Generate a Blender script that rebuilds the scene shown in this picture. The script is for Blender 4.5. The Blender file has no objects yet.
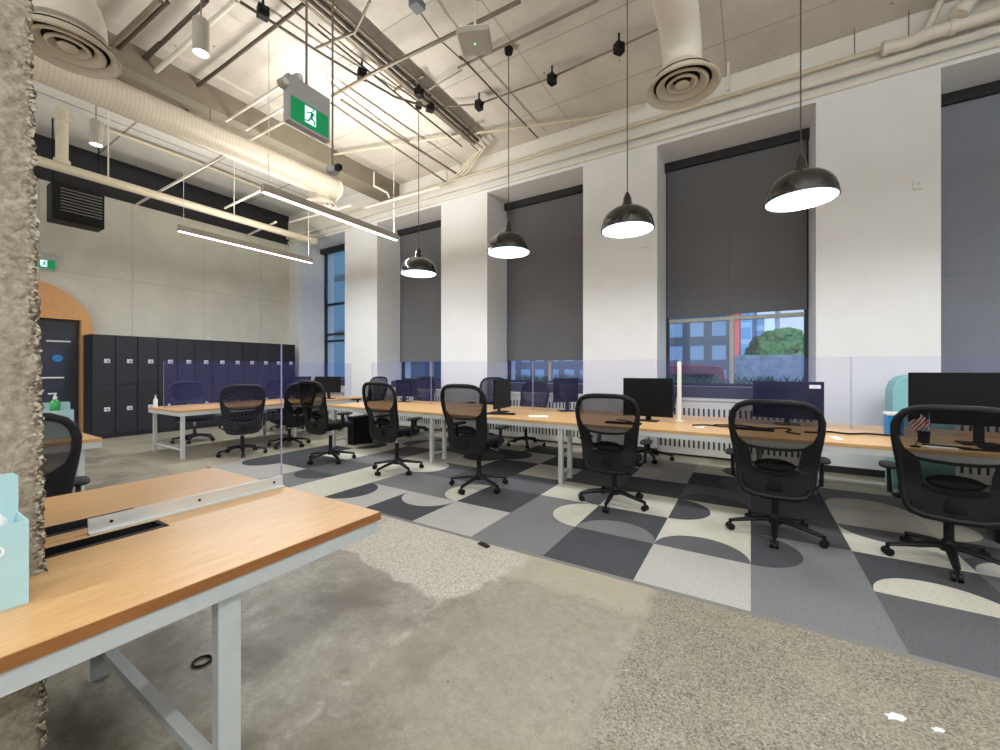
import bpy, bmesh, math, random
from mathutils import Vector, Matrix, noise
random.seed(7)
C = bpy.context.scene.collection
PI = math.pi
H = 1.37; F = 406.0; YAW = math.radians(31.7); HOR = 369.0
cs, sn = math.cos(YAW), math.sin(YAW)

# ---------------------------------------------------------------- survey helper: photo position + one known coordinate -> point in the room
def at(x, y, z=None, X=None, Y=None):
    u = (x - 500) / F; v = (HOR - y) / F
    dx = -sn + u * cs; dy = cs + u * sn; dz = v
    if z is not None: d = (z - H) / dz
    elif X is not None: d = X / dx
    else: d = Y / dy
    return Vector((d * dx, d * dy, H + d * dz))

# ---------------------------------------------------------------- materials
def srgb(c):
    return tuple(((v / 255) / 12.92 if v / 255 <= .04045 else ((v / 255 + .055) / 1.055) ** 2.4) for v in c) + (1,)
def newmat(name):
    m = bpy.data.materials.new(name); m.use_nodes = True
    nt = m.node_tree; b = nt.nodes['Principled BSDF']
    return m, nt, b
def mat(name, c, rough=.5, metal=0, var=.06, scale=40, bump=0, spec=.5, coat=0):
    m, nt, b = newmat(name)
    b.inputs['Roughness'].default_value = rough; b.inputs['Metallic'].default_value = metal
    b.inputs['Specular IOR Level'].default_value = spec; b.inputs['Coat Weight'].default_value = coat
    t = nt.nodes.new('ShaderNodeTexCoord'); n = nt.nodes.new('ShaderNodeTexNoise')
    n.inputs['Scale'].default_value = scale; n.inputs['Detail'].default_value = 4
    r = nt.nodes.new('ShaderNodeValToRGB'); c = srgb(c)
    r.color_ramp.elements[0].position = .3; r.color_ramp.elements[1].position = .7
    r.color_ramp.elements[0].color = tuple(v * (1 - var) for v in c[:3]) + (1,)
    r.color_ramp.elements[1].color = tuple(min(1, v * (1 + var)) for v in c[:3]) + (1,)
    nt.links.new(t.outputs['Object'], n.inputs['Vector']); nt.links.new(n.outputs['Fac'], r.inputs['Fac'])
    nt.links.new(r.outputs['Color'], b.inputs['Base Color'])
    if bump:
        bp = nt.nodes.new('ShaderNodeBump'); bp.inputs['Strength'].default_value = bump; bp.inputs['Distance'].default_value = .01
        nt.links.new(n.outputs['Fac'], bp.inputs['Height']); nt.links.new(bp.outputs['Normal'], b.inputs['Normal'])
    return m
def emit(name, c, s):
    m, nt, b = newmat(name)
    b.inputs['Base Color'].default_value = srgb(c); b.inputs['Emission Color'].default_value = srgb(c)
    b.inputs['Emission Strength'].default_value = s; b.inputs['Roughness'].default_value = .6
    return m
class NT:
    """small node-math helper"""
    def __init__(s, nt): s.nt = nt
    def m(s, op, a, b=None, c=None, clamp=False):
        n = s.nt.nodes.new('ShaderNodeMath'); n.operation = op; n.use_clamp = clamp
        for i, v in enumerate((a, b, c)):
            if v is None: continue
            if isinstance(v, (int, float)): n.inputs[i].default_value = v
            else: s.nt.links.new(v, n.inputs[i])
        return n.outputs[0]
    def noise(s, vec, scale, detail=4, rough=.55):
        n = s.nt.nodes.new('ShaderNodeTexNoise'); n.inputs['Scale'].default_value = scale
        n.inputs['Detail'].default_value = detail; n.inputs['Roughness'].default_value = rough
        s.nt.links.new(vec, n.inputs['Vector']); return n.outputs['Fac']
    def vor(s, vec, scale):
        n = s.nt.nodes.new('ShaderNodeTexVoronoi'); n.inputs['Scale'].default_value = scale
        s.nt.links.new(vec, n.inputs['Vector']); return n.outputs['Distance'], n.outputs['Color']
    def ramp(s, fac, stops):
        r = s.nt.nodes.new('ShaderNodeValToRGB'); e = r.color_ramp.elements
        while len(e) < len(stops): e.new(.5)
        for k, (p, c) in enumerate(stops):
            e[k].position = p; e[k].color = srgb(c) if max(c[:3]) > 1 else tuple(c[:3]) + (1,)
        s.nt.links.new(fac, r.inputs['Fac']); return r.outputs['Color']
    def mix(s, fac, a, b, mode='MIX'):
        n = s.nt.nodes.new('ShaderNodeMix'); n.data_type = 'RGBA'; n.blend_type = mode
        for i, v in ((0, fac), (6, a), (7, b)):
            if isinstance(v, (int, float)): n.inputs[i].default_value = v
            elif isinstance(v, tuple): n.inputs[i].default_value = v
            else: s.nt.links.new(v, n.inputs[i])
        return n.outputs[2]

def floor_mat():
    m, nt, b = newmat('worn_concrete'); N = NT(nt)
    g = nt.nodes.new('ShaderNodeNewGeometry'); P = g.outputs['Position']
    sep = nt.nodes.new('ShaderNodeSeparateXYZ'); nt.links.new(P, sep.inputs[0]); X, Y = sep.outputs[0], sep.outputs[1]
    def wob(sc, amp, det=5): return N.m('MULTIPLY', N.m('SUBTRACT', N.noise(P, sc, det), .5), amp)
    def poly(pts, amp=.16, soft=.02):            # convex patch outline, anticlockwise
        out = None
        for i in range(len(pts)):
            a = pts[i]; c = pts[(i + 1) % len(pts)]
            nx, ny = -(c[1] - a[1]), (c[0] - a[0]); l = math.hypot(nx, ny); nx /= l; ny /= l
            d = N.m('ADD', N.m('ADD', N.m('MULTIPLY', X, nx), N.m('MULTIPLY', Y, ny)), -(nx * a[0] + ny * a[1]))
            out = d if out is None else N.m('MINIMUM', out, d)
        out = N.m('ADD', out, wob(5, amp, 8))
        return N.m('DIVIDE', out, soft, clamp=True)
    n1 = N.noise(P, 1.3, 6); n2 = N.noise(P, 9, 8, .7)
    base = N.ramp(n1, [(.28, (112, 102, 80)), (.5, (132, 125, 104)), (.72, (149, 142, 121))])
    base = N.mix(.48, base, N.ramp(n2, [(.3, (97, 89, 76)), (.7, (164, 162, 150))]))
    blot = N.m('MULTIPLY', N.m('SUBTRACT', N.noise(P, 3.2, 9, .62), .5), 4, clamp=True)
    base = N.mix(N.m('MULTIPLY', blot, .5), base, srgb((112, 104, 88)))
    blt2 = N.m('MULTIPLY', N.m('SUBTRACT', N.noise(P, 6.5, 9, .66), .56), 7, clamp=True)
    base = N.mix(N.m('MULTIPLY', blt2, .35), base, srgb((186, 180, 164)))
    base = N.mix(.28, base, N.ramp(N.noise(P, 24, 7, .72), [(.38, (106, 98, 82)), (.62, (188, 181, 163))]))
    base = N.mix(.16, base, N.ramp(N.noise(P, 90, 3, .7), [(.35, (80, 74, 62)), (.65, (190, 184, 170))]))
    # brown stains on the left
    st = N.m('MULTIPLY', N.m('MULTIPLY', N.m('SUBTRACT', -0.75, X), 1.8, clamp=True), N.m('MULTIPLY', N.m('SUBTRACT', N.noise(P, 2.1, 6, .6), .42), 5, clamp=True))
    st = N.m('MULTIPLY', st, N.m('SUBTRACT', 2.6, Y, clamp=True))
    base = N.mix(N.m('MULTIPLY', st, .9), base, srgb((90, 79, 63)))
    # exposed aggregate on the right of X = -0.52
    agg = N.m('DIVIDE', N.m('ADD', N.m('ADD', X, .53), wob(7, .16, 6)), .05, clamp=True)
    d, c = N.vor(P, 150); d2, c2 = N.vor(P, 80)
    sepc = nt.nodes.new('ShaderNodeSeparateColor'); nt.links.new(c, sepc.inputs[0])
    sepd = nt.nodes.new('ShaderNodeSeparateColor'); nt.links.new(c2, sepd.inputs[0])
    ac = N.ramp(sepc.outputs[0], [(0, (79, 72, 60)), (.25, (118, 110, 94)), (.6, (130, 124, 107)), (1, (151, 146, 131))])
    spk = N.m('MULTIPLY', N.m('GREATER_THAN', sepd.outputs[0], .80), N.m('LESS_THAN', d2, .36))
    ac = N.mix(N.m('MULTIPLY', spk, .75), ac, srgb((57, 54, 49)))
    spl = N.m('MULTIPLY', N.m('GREATER_THAN', sepd.outputs[1], .93), N.m('LESS_THAN', d2, .3))
    ac = N.mix(N.m('MULTIPLY', spl, .6), ac, srgb((197, 194, 182)))
    ac = N.mix(N.m('MULTIPLY', N.m('SUBTRACT', N.noise(P, 2.5, 5), .45), 2.2, clamp=True), ac, N.mix(.5, ac, srgb((162, 152, 131))))
    base = N.mix(agg, base, ac)
    # pale smooth strip next to the carpet
    strip = N.m('DIVIDE', N.m('ADD', N.m('SUBTRACT', Y, 2.28), wob(4, .3)), .06, clamp=True)
    strip = N.m('MULTIPLY', strip, N.m('SUBTRACT', 1, agg))
    base = N.mix(N.m('MULTIPLY', strip, .55), base, srgb((164, 158, 135)))
    # smooth olive slab between the patches
    slab = poly([(-1.65, 1.2), (-.5, 1.0), (-.5, 2.3), (-1.25, 2.35)], .1, .06)
    base = N.mix(N.m('MULTIPLY', slab, .35), base, srgb((134, 127, 110)))
    # pale granular patch
    pts = [at(333, 552, 0), at(350, 562, 0), at(412, 590, 0), at(440, 606, 0), at(492, 584, 0), at(534, 556, 0), at(395, 514, 0)]
    pp = [(p.x, p.y) for p in pts]
    a2 = sum(pp[i][0] * pp[(i + 1) % len(pp)][1] - pp[(i + 1) % len(pp)][0] * pp[i][1] for i in range(len(pp)))
    if a2 < 0: pp.reverse()
    gm = poly(pp, .22, .03)
    gc = N.ramp(sepc.outputs[1], [(0, (134, 127, 113)), (.5, (170, 164, 150)), (1, (196, 190, 178))])
    base = N.mix(gm, base, gc)
    # pale crack running from the patch to the lower left
    a = at(440, 602, 0); e = at(330, 700, 0); dx, dy = e.x - a.x, e.y - a.y; l = math.hypot(dx, dy); nx, ny = -dy / l, dx / l
    dist = N.m('ABSOLUTE', N.m('ADD', N.m('ADD', N.m('ADD', N.m('MULTIPLY', X, nx), N.m('MULTIPLY', Y, ny)), -(nx * a.x + ny * a.y)), wob(6, .16)))
    ck = N.m('MULTIPLY', N.m('SUBTRACT', 1, N.m('DIVIDE', dist, .035), clamp=True), N.m('MULTIPLY', N.m('SUBTRACT', N.noise(P, 9, 5), .47), 7, clamp=True))
    base = N.mix(N.m('MULTIPLY', ck, .55), base, srgb((184, 182, 169)))
    # fine pits
    d3, c3 = N.vor(P, 16); sp3 = nt.nodes.new('ShaderNodeSeparateColor'); nt.links.new(c3, sp3.inputs[0])
    pit = N.m('MULTIPLY', N.m('GREATER_THAN', sp3.outputs[0], .93), N.m('LESS_THAN', N.m('ADD', d3, wob(30, .2)), .1))
    base = N.mix(N.m('MULTIPLY', pit, .7), base, srgb((66, 62, 53)))
    nt.links.new(base, b.inputs['Base Color'])
    nt.links.new(N.ramp(n2, [(.3, (.3, .3, .3)), (.7, (.55, .55, .55))]), b.inputs['Roughness'])
    bp = nt.nodes.new('ShaderNodeBump'); bp.inputs['Strength'].default_value = .15; bp.inputs['Distance'].default_value = .01
    nt.links.new(n2, bp.inputs['Height']); nt.links.new(bp.outputs['Normal'], b.inputs['Normal'])
    return m

def board_mat(name, c, joint, w, h, ms, rough=.7, blot=.08, stagger=0.0, spots=False, axes='xy', off=.3):
    """flat surface with a joint grid; axes picks which world axes the grid lies in"""
    m, nt, b = newmat(name); N = NT(nt)
    g = nt.nodes.new('ShaderNodeNewGeometry'); P = g.outputs['Position']
    sep = nt.nodes.new('ShaderNodeSeparateXYZ'); nt.links.new(P, sep.inputs[0])
    ax = {'x': 0, 'y': 1, 'z': 2}; U, V = sep.outputs[ax[axes[0]]], sep.outputs[ax[axes[1]]]
    def line(q, p, off=0):
        f = N.m('FRACT', N.m('DIVIDE', N.m('ADD', q, 40 * p + off), p))
        return N.m('LESS_THAN', N.m('MULTIPLY', N.m('MINIMUM', f, N.m('SUBTRACT', 1, f)), p), ms)
    j = N.m('MAXIMUM', line(U, w, off), line(V, h, .1))
    n = N.noise(P, 1.7, 6); n2 = N.noise(P, 14, 6)
    col = N.ramp(n, [(.3, tuple(v * (1 - blot) for v in c)), (.7, tuple(min(255, v * (1 + blot)) for v in c))])
    col = N.mix(.2, col, N.ramp(n2, [(.3, tuple(v * .85 for v in c)), (.7, c)]))
    if spots:
        d, cc = N.vor(P, 7); sc = nt.nodes.new('ShaderNodeSeparateColor'); nt.links.new(cc, sc.inputs[0])
        s = N.m('MULTIPLY', N.m('GREATER_THAN', sc.outputs[0], .9), N.m('LESS_THAN', d, .12))
        col = N.mix(N.m('MULTIPLY', s, .7), col, srgb((70, 60, 50)))
    col = N.mix(N.m('MULTIPLY', j, .75), col, srgb(joint))
    nt.links.new(col, b.inputs['Base Color']); b.inputs['Roughness'].default_value = rough
    return m

def wood_mat(name, c1, c2, axis='y', sc=1.0):
    m, nt, b = newmat(name); N = NT(nt)
    t = nt.nodes.new('ShaderNodeTexCoord'); mp = nt.nodes.new('ShaderNodeMapping')
    s = {'y': (16, 1.6, 16), 'x': (1.6, 16, 16), 'z': (16, 16, 1.6)}[axis]
    mp.inputs['Scale'].default_value = tuple(v * sc for v in s)
    nt.links.new(t.outputs['Object'], mp.inputs['Vector'])
    n = N.noise(mp.outputs[0], 2.6, 8, .65); n2 = N.noise(mp.outputs[0], 9, 3)
    col = N.ramp(n, [(.3, c1), (.7, c2)])
    col = N.mix(.25, col, N.ramp(n2, [(.35, tuple(v * .86 for v in c1)), (.65, c2)]))
    nt.links.new(col, b.inputs['Base Color']); b.inputs['Roughness'].default_value = .33
    return m

def see_through(name, tint, film, ffac, gloss=.06, rough=.03):
    m, nt, b = newmat(name); nt.nodes.remove(b)
    out = nt.nodes['Material Output']
    t = nt.nodes.new('ShaderNodeBsdfTransparent'); t.inputs[0].default_value = tint + (1,)
    d = nt.nodes.new('ShaderNodeBsdfDiffuse'); d.inputs[0].default_value = film + (1,)
    g = nt.nodes.new('ShaderNodeBsdfGlossy'); g.inputs['Roughness'].default_value = rough
    m1 = nt.nodes.new('ShaderNodeMixShader'); m1.inputs[0].default_value = ffac
    m2 = nt.nodes.new('ShaderNodeMixShader'); m2.inputs[0].default_value = gloss
    nt.links.new(t.outputs[0], m1.inputs[1]); nt.links.new(d.outputs[0], m1.inputs[2])
    nt.links.new(m1.outputs[0], m2.inputs[1]); nt.links.new(g.outputs[0], m2.inputs[2])
    nt.links.new(m2.outputs[0], out.inputs[0])
    return m

def facade_mat(name, c, glass, w, h, fx=.25, fz=.3, axes='xz'):
    m, nt, b = newmat(name); N = NT(nt)
    g = nt.nodes.new('ShaderNodeNewGeometry'); sep = nt.nodes.new('ShaderNodeSeparateXYZ'); nt.links.new(g.outputs['Position'], sep.inputs[0])
    U, V = sep.outputs[0], sep.outputs[2]
    a = N.m('GREATER_THAN', N.m('FRACT', N.m('DIVIDE', N.m('ADD', U, 400), w)), fx)
    z = N.m('GREATER_THAN', N.m('FRACT', N.m('DIVIDE', N.m('ADD', V, 400), h)), fz)
    col = N.mix(N.m('MULTIPLY', a, z), srgb(c), srgb(glass))
    nt.links.new(col, b.inputs['Base Color']); b.inputs['Roughness'].default_value = .5
    return m

def carpet_mat(name, c):
    m = mat(name, c, .95, 0, .24, 150, .25, .1); return m

M = {}
M['floor'] = floor_mat()
M['ceil'] = board_mat('board_marked_concrete', (200, 194, 184), (150, 142, 130), 2.4, 1.25, .009, spots=True, blot=.05)
M['tile'] = board_mat('ceiling_panels', (222, 220, 214), (120, 114, 104), 1.9, 1.45, .018, blot=.03, spots=True)
M['beige'] = board_mat('beige_panel_wall', (209, 206, 193), (174, 170, 156), 1.376, 3.4, .007, blot=.04, axes='yz', off=.784)
M['white'] = mat('white_painted_wall', (225, 226, 227), .75, 0, .02, 3)
M['fascia'] = mat('cream_painted_fascia', (220, 217, 208), .7, 0, .03, 5)
M['blackwall'] = board_mat('black_upper_wall', (34, 34, 40), (22, 22, 26), 1.9, 3, .01, axes='yz')
M['cream_pipe'] = mat('cream_painted_pipe', (200, 190, 168), .5, 0, .05, 12)
M['white_pipe'] = mat('white_painted_pipe', (214, 208, 196), .5, 0, .04, 12)
M['grey_pipe'] = mat('grey_conduit', (128, 118, 104), .45, .3, .08, 20)
M['dark_pipe'] = mat('dark_conduit', (84, 76, 68), .5, .3, .1, 20)
M['duct'] = board_mat('spiral_duct_paint', (206, 196, 180), (190, 179, 162), 99, .045, .006, .45, .03)
M['duct2'] = mat('duct_white_paint', (224, 218, 206), .45, 0, .03, 4)
M['grille'] = mat('diffuser_cream', (206, 196, 180), .45, 0, .03, 8)
M['void'] = mat('dark_gap', (26, 23, 21), .9, 0, .05)
M['wood'] = wood_mat('maple_laminate', (194, 150, 98), (210, 170, 120), 'y')
M['woodx'] = wood_mat('maple_laminate_long', (202, 158, 102), (216, 176, 122), 'x')
M['woodedge'] = wood_mat('brown_wood_edge', (126, 80, 38), (146, 96, 50), 'y')
M['arch'] = wood_mat('honey_wood_panel', (196, 138, 78), (214, 158, 96), 'z')
M['steel'] = mat('light_grey_steel', (176, 180, 180), .45, .1, .03, 20)
M['steelw'] = mat('white_grey_steel', (196, 198, 196), .45, .05, .02, 20)
M['alu'] = mat('satin_aluminium', (214, 216, 214), .35, .5, .02, 30)
M['rubber'] = mat('black_rubber', (11, 11, 12), .6, 0, .1, 60, 0, .28)
M['plastic'] = mat('black_plastic', (12, 12, 13), .5, 0, .1, 60, 0, .28)
M['fabric'] = mat('black_seat_fabric', (17, 17, 18), .9, 0, .2, 200, .3, .2)
M['meshy'] = see_through('chair_mesh', (.42, .40, .39), (.006, .006, .007), .45, .008, .4)
M['chrome'] = mat('chrome', (210, 210, 212), .2, .9, .02)
M['locker'] = mat('charcoal_locker', (34, 32, 35), .5, 0, .03, 8, 0, .3)
M['lockerframe'] = mat('charcoal_locker_frame', (22, 21, 24), .55, 0, .03, 8, 0, .3)
M['label'] = mat('white_lock_plate', (206, 206, 208), .5, 0, .03)
M['blind'] = board_mat('grey_roller_fabric', (106, 106, 109), (98, 98, 101), 30, 1.35, .012, .9, .03, axes='xz')
M['blindb'] = board_mat('slate_roller_fabric', (136, 140, 152), (126, 130, 140), 30, 1.35, .012, .9, .03, axes='xz')
M['frame'] = mat('black_window_frame', (30, 30, 34), .5, 0, .05)
M['framel'] = mat('pale_window_frame', (172, 170, 162), .5, .1, .05)
M['glass'] = see_through('window_glass', (.9, .95, 1.0), (.5, .6, .7), .02, .05)
M['acrylic'] = see_through('lilac_acrylic', (.968, .962, .985), (.17, .19, .85), .024, .008)
M['acrylic_blue'] = see_through('blue_tinted_acrylic', (.95, .95, .985), (.17, .19, .85), .05, .006)
M['acrylic_clear'] = see_through('clear_acrylic', (.978, .974, .984), (.3, .3, .6), .007, .006)
M['acredge'] = mat('acrylic_edge', (150, 142, 190), .3, 0, .02)
M['screen'] = mat('monitor_black', (8, 8, 10), .4, 0, .05, 40, 0, .2)
M['shade'] = mat('black_enamel', (26, 23, 21), .18, 0, .03, 10, coat=.6)
M['inner'] = mat('white_enamel', (235, 238, 240), .4)
M['lamp'] = emit('lamp_diffuser', (218, 236, 250), 1.5)
M['led'] = emit('led_strip', (255, 251, 246), 3)
M['down'] = emit('downlight_glow', (228, 242, 255), 5)
M['cyl'] = mat('grey_downlight_body', (176, 170, 160), .5)
M['teal'] = mat('pale_teal_card', (166, 200, 204), .6, 0, .02, 20)
M['tealb'] = mat('teal_laminate', (132, 192, 188), .5, 0, .04, 10)
M['tissue'] = mat('white_tissue', (228, 232, 232), .9)
M['green'] = emit('exit_green', (0, 118, 70), .55)
M['signw'] = emit('exit_white', (205, 232, 240), .9)
M['signbody'] = mat('sign_housing', (176, 176, 178), .5)
M['liquid'] = mat('green_gel', (40, 150, 70), .2)
M['blue'] = mat('blue_plastic', (30, 130, 200), .4)
M['whitep'] = mat('white_plastic', (226, 228, 228), .4)
M['red'] = mat('red_cloth', (170, 66, 66), .8)
M['navy'] = mat('navy_door', (17, 20, 32), .3)
M['navyp'] = mat('navy_door_panel', (26, 33, 58), .35)
M['rad'] = mat('white_radiator', (212, 209, 200), .5, 0, .02)
M['slot'] = mat('radiator_slot', (52, 50, 50), .8)
M['cL'] = carpet_mat('carpet_light', (164, 162, 156)); M['cM'] = carpet_mat('carpet_mid', (112, 112, 113))
M['cG'] = carpet_mat('carpet_grey', (90, 90, 93)); M['cD'] = carpet_mat('carpet_dark', (69, 70, 73)); M['cC'] = carpet_mat('carpet_cream', (182, 179, 166))
M['cE'] = mat('carpet_edge', (108, 106, 102), .7)
M['leaf'] = mat('tree_leaves', (58, 118, 62), .8, 0, .35, 3)
M['leaf2'] = mat('planter_leaves', (70, 110, 70), .8, 0, .3, 9)
M['bark'] = mat('bark', (90, 74, 58), .9)
M['asphalt'] = mat('asphalt', (150, 158, 166), .9, 0, .1, .5)
M['stone'] = mat('pale_stone', (206, 210, 214), .8, 0, .3, 5)

# ---------------------------------------------------------------- mesh helpers
def box(bm, x0, x1, y0, y1, z0, z1):
    v = [bm.verts.new((x, y, z)) for x in (x0, x1) for y in (y0, y1) for z in (z0, z1)]
    for f in ((0, 1, 3, 2), (4, 6, 7, 5), (0, 4, 5, 1), (2, 3, 7, 6), (0, 2, 6, 4), (1, 5, 7, 3)):
        bm.faces.new([v[i] for i in f])
def sweep(bm, pts, a, b=None, closed=False, seg=8, up=None, cap=True):
    """flattened tube along pts; a = half width sideways, b = half width along up"""
    pts = [Vector(p) for p in pts]; n = len(pts)
    aa = a if isinstance(a, (list, tuple)) else [a] * n
    bb = aa if b is None else (b if isinstance(b, (list, tuple)) else [b] * n)
    rings = []; prev = None
    for i, p in enumerate(pts):
        if closed: t = pts[(i + 1) % n] - pts[i - 1]
        else: t = pts[min(i + 1, n - 1)] - pts[max(i - 1, 0)]
        t.normalize()
        if up is not None: w = Vector(up)
        elif prev is not None: w = prev
        else: w = Vector((0, 0, 1)) if abs(t.z) < .9 else Vector((1, 0, 0))
        s = w.cross(t)
        if s.length < 1e-5: s = Vector((1, 0, 0)).cross(t)
        s.normalize(); w2 = t.cross(s).normalized(); prev = w2
        k = 1.0
        if 0 < i < n - 1 or closed:
            t1 = (pts[i] - pts[i - 1]).normalized(); ca = max(.3, math.sqrt(max(0, (1 + t1.dot((pts[(i + 1) % n] - pts[i]).normalized())) / 2))); k = 1 / ca
        rings.append([bm.verts.new(p + (s * (aa[i] * math.cos(2 * PI * j / seg)) + w2 * (bb[i] * math.sin(2 * PI * j / seg))) * (k if k < 1.6 else 1.2)) for j in range(seg)])
    m = n if closed else n - 1
    for i in range(m):
        r0, r1 = rings[i], rings[(i + 1) % n]
        for j in range(seg): bm.faces.new((r0[j], r0[(j + 1) % seg], r1[(j + 1) % seg], r1[j]))
    if not closed and cap: bm.faces.new(rings[0][::-1]); bm.faces.new(rings[-1])
def lathe(bm, prof, cx=0, cy=0, seg=32, caps=False):
    rings = []
    for r, z in prof:
        if r < 1e-5: rings.append([bm.verts.new((cx, cy, z))])
        else: rings.append([bm.verts.new((cx + r * math.cos(2 * PI * j / seg), cy + r * math.sin(2 * PI * j / seg), z)) for j in range(seg)])
    for a, b in zip(rings, rings[1:]):
        for j in range(seg):
            k = (j + 1) % seg
            if len(a) == 1 and len(b) == 1: continue
            if len(a) == 1: bm.faces.new((a[0], b[j], b[k]))
            elif len(b) == 1: bm.faces.new((a[j], b[0], a[k]))
            else: bm.faces.new((a[j], a[k], b[k], b[j]))
def prism(bm, pts, f, th):
    """pts 2D outline; f(u, v, w) -> 3D, w in 0..th"""
    lo = [bm.verts.new(f(u, v, 0)) for u, v in pts]; hi = [bm.verts.new(f(u, v, th)) for u, v in pts]
    n = len(pts); bm.faces.new(lo[::-1]); bm.faces.new(hi)
    for i in range(n): bm.faces.new((lo[i], lo[(i + 1) % n], hi[(i + 1) % n], hi[i]))
def ell(bm, c, rx, ry, rz, seg=20, rings=12, p=1.0):
    def sp(v): return math.copysign(abs(v) ** p, v)
    prof = []
    top = bm.verts.new((c[0], c[1], c[2] + rz)); bot = bm.verts.new((c[0], c[1], c[2] - rz))
    for i in range(1, rings):
        th = PI * i / rings
        prof.append([bm.verts.new((c[0] + rx * sp(math.sin(th)) * sp(math.cos(2 * PI * j / seg)), c[1] + ry * sp(math.sin(th)) * sp(math.sin(2 * PI * j / seg)), c[2] + rz * sp(math.cos(th)))) for j in range(seg)])
    for j in range(seg):
        k = (j + 1) % seg
        bm.faces.new((top, prof[0][j], prof[0][k])); bm.faces.new((bot, prof[-1][k], prof[-1][j]))
        for a, b in zip(prof, prof[1:]): bm.faces.new((a[j], b[j], b[k], a[k]))
def obj(name, bm, m, parent=None, loc=(0, 0, 0), bevel=0, smooth=False, world=False, rot=None):
    if world: bmesh.ops.translate(bm, verts=bm.verts, vec=-Vector(loc))
    bmesh.ops.recalc_face_normals(bm, faces=bm.faces)
    me = bpy.data.meshes.new(name); bm.to_mesh(me); bm.free()
    for mm in (m if isinstance(m, list) else [m]): me.materials.append(mm)
    if smooth:
        for p in me.polygons: p.use_smooth = True
        me.set_sharp_from_angle(angle=math.radians(50))
    o = bpy.data.objects.new(name, me); C.objects.link(o); o.location = loc
    if rot: o.rotation_euler = rot
    if parent: o.parent = parent
    if bevel:
        b = o.modifiers.new('bevel', 'BEVEL'); b.width = bevel; b.segments = 2; b.limit_method = 'ANGLE'
    return o
def B(): return bmesh.new()
def thing(name, label, cat, loc=(0, 0, 0), rz=0, group=None):
    o = bpy.data.objects.new(name, None); C.objects.link(o); o.empty_display_size = .1
    o.location = loc; o.rotation_euler = (0, 0, rz); tag(o, label, cat, group); return o
def tag(o, label, cat, group=None):
    o['label'] = label; o['category'] = cat
    if group: o['group'] = group
    return o
def struct(o): o['kind'] = 'structure'; return o
def bx(*a): bm = B(); box(bm, *a); return bm
def tube(*a, **k): bm = B(); sweep(bm, *a, **k); return bm
def rev(prof, **k): bm = B(); lathe(bm, prof, **k); return bm
def copy_tree(o, parent=None):
    c = o.copy(); C.objects.link(c); c.parent = parent
    for ch in [q for q in bpy.data.objects if q.parent == o]: copy_tree(ch, c)
    return c
def dup(o, loc, rz, label, group=None):
    c = copy_tree(o); c.location = loc; c.rotation_euler = (0, 0, rz); c['label'] = label
    if group: c['group'] = group
    return c

# ================================================================ ROOM SHELL
XL = -11.56; XR = 5.6; YW = 6.9; YG = 7.76; YB = -4.5; ZC = 5.71; ZT = 4.97
struct(obj('floor', bx(XL - .2, XR + .2, YB - .2, YG + .3, -.2, 0), M['floor']))
struct(obj('ceiling', bx(-7.02, XR + .2, YB - .2, YG + .3, ZC, ZC + .3), M['ceil']))
struct(obj('ceiling_left', bx(XL - .2, -7.02, YB - .2, YG + .3, 5.85, 6.1), M['tile']))
bays = [(-11.06, -9.03), (-7.81, -5.78), (-4.57, -2.53), (-1.285, .748), (1.935, 3.97)]
bm = B(); xs = XL
for a, b in bays + [(XR, XR)]:
    box(bm, xs, a, YW, YG + .3, 0, ZT); xs = b
box(bm, XL, XR, YW, YG + .3, ZT, 6.1)
for a, b in bays: box(bm, a, b, YG - .3, YG + .3, 0, .90)
struct(obj('wall_window_side', bm, M['white']))
bm = B()
box(bm, XL, XR, YW - .05, YW, 5.02, 5.10)
box(bm, XL, XR, YW - .09, YW, 5.16, 5.24)
box(bm, XL, XR, YW - .03, YW, 5.24, ZC)
struct(obj('trim_1', bm, M['fascia'], bevel=.015))
struct(obj('wall_left', bx(XL - .2, XL, YB, YG, 0, 5.0), M['beige']))
struct(obj('wall_left_upper', bx(XL - .2, XL, YB, YG, 5.0, 5.86), M['blackwall']))
struct(obj('wall_back', bx(XL, XR, YB - .2, YB, 0, 5.85), M['white']))
struct(obj('wall_right', bx(XR, XR + .2, YB, YW, 0, ZC), M['white']))
bm = B(); box(bm, -7.5, -7.02, YB, YW, 5.35, 5.86); struct(obj('trim_2', bm, mat('brown_grey_beam', (126, 117, 101), .8, 0, .06, 4)))
bm = B(); xs = XL + .01
for a, b in bays + [(XR, XR)]:
    box(bm, xs, a, YW - .012, YW, 0, .09); xs = b
struct(obj('baseboard_window_side', bm, M['frame']))

# windows
def window(n, a, b, blind_z, bm_mat):
    z0 = 1.08; y0 = YG - .04; y1 = YG + .04
    root = bpy.data.objects.new('window_%d' % n, None); C.objects.link(root); root.location = ((a + b) / 2, YG, z0); root['kind'] = 'structure'
    L = -(b - a) / 2; R = (b - a) / 2; top = ZT - z0
    bm = B(); w = .05
    box(bm, L, L + w, -.04, .04, 0, top); box(bm, R - w, R, -.04, .04, 0, top)
    box(bm, L, R, -.04, .04, top - .08, top); box(bm, L, R, -.04, .04, 0, .05)
    obj('window_frame', bm, M['frame'], root)
    m = B(); box(m, -.03, .03, -.05, .04, .05, 1.10); box(m, L + w, R - w, -.06, .04, 1.10, 1.16); box(m, -.03, .03, -.05, .04, 1.16, top - .08)
    if n == 1: box(m, L + w, R - w, -.05, .04, 2.2, 2.26); box(m, L + w, R - w, -.05, .04, 1.3, 1.36)
    if n == 1: obj('mullion', m, M['frame'], root)
    else: obj('mullion', m, M['framel'], root)
    obj('pane', bx(L + .04, R - .04, -.006, .006, .03, top - .03), M['glass'], root)
    # dark sill band
    obj('window_sill', bx(L, R, -.4, .02, -.18, -.01), mat('dark_sill', (50, 50, 62), .6), root)
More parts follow.
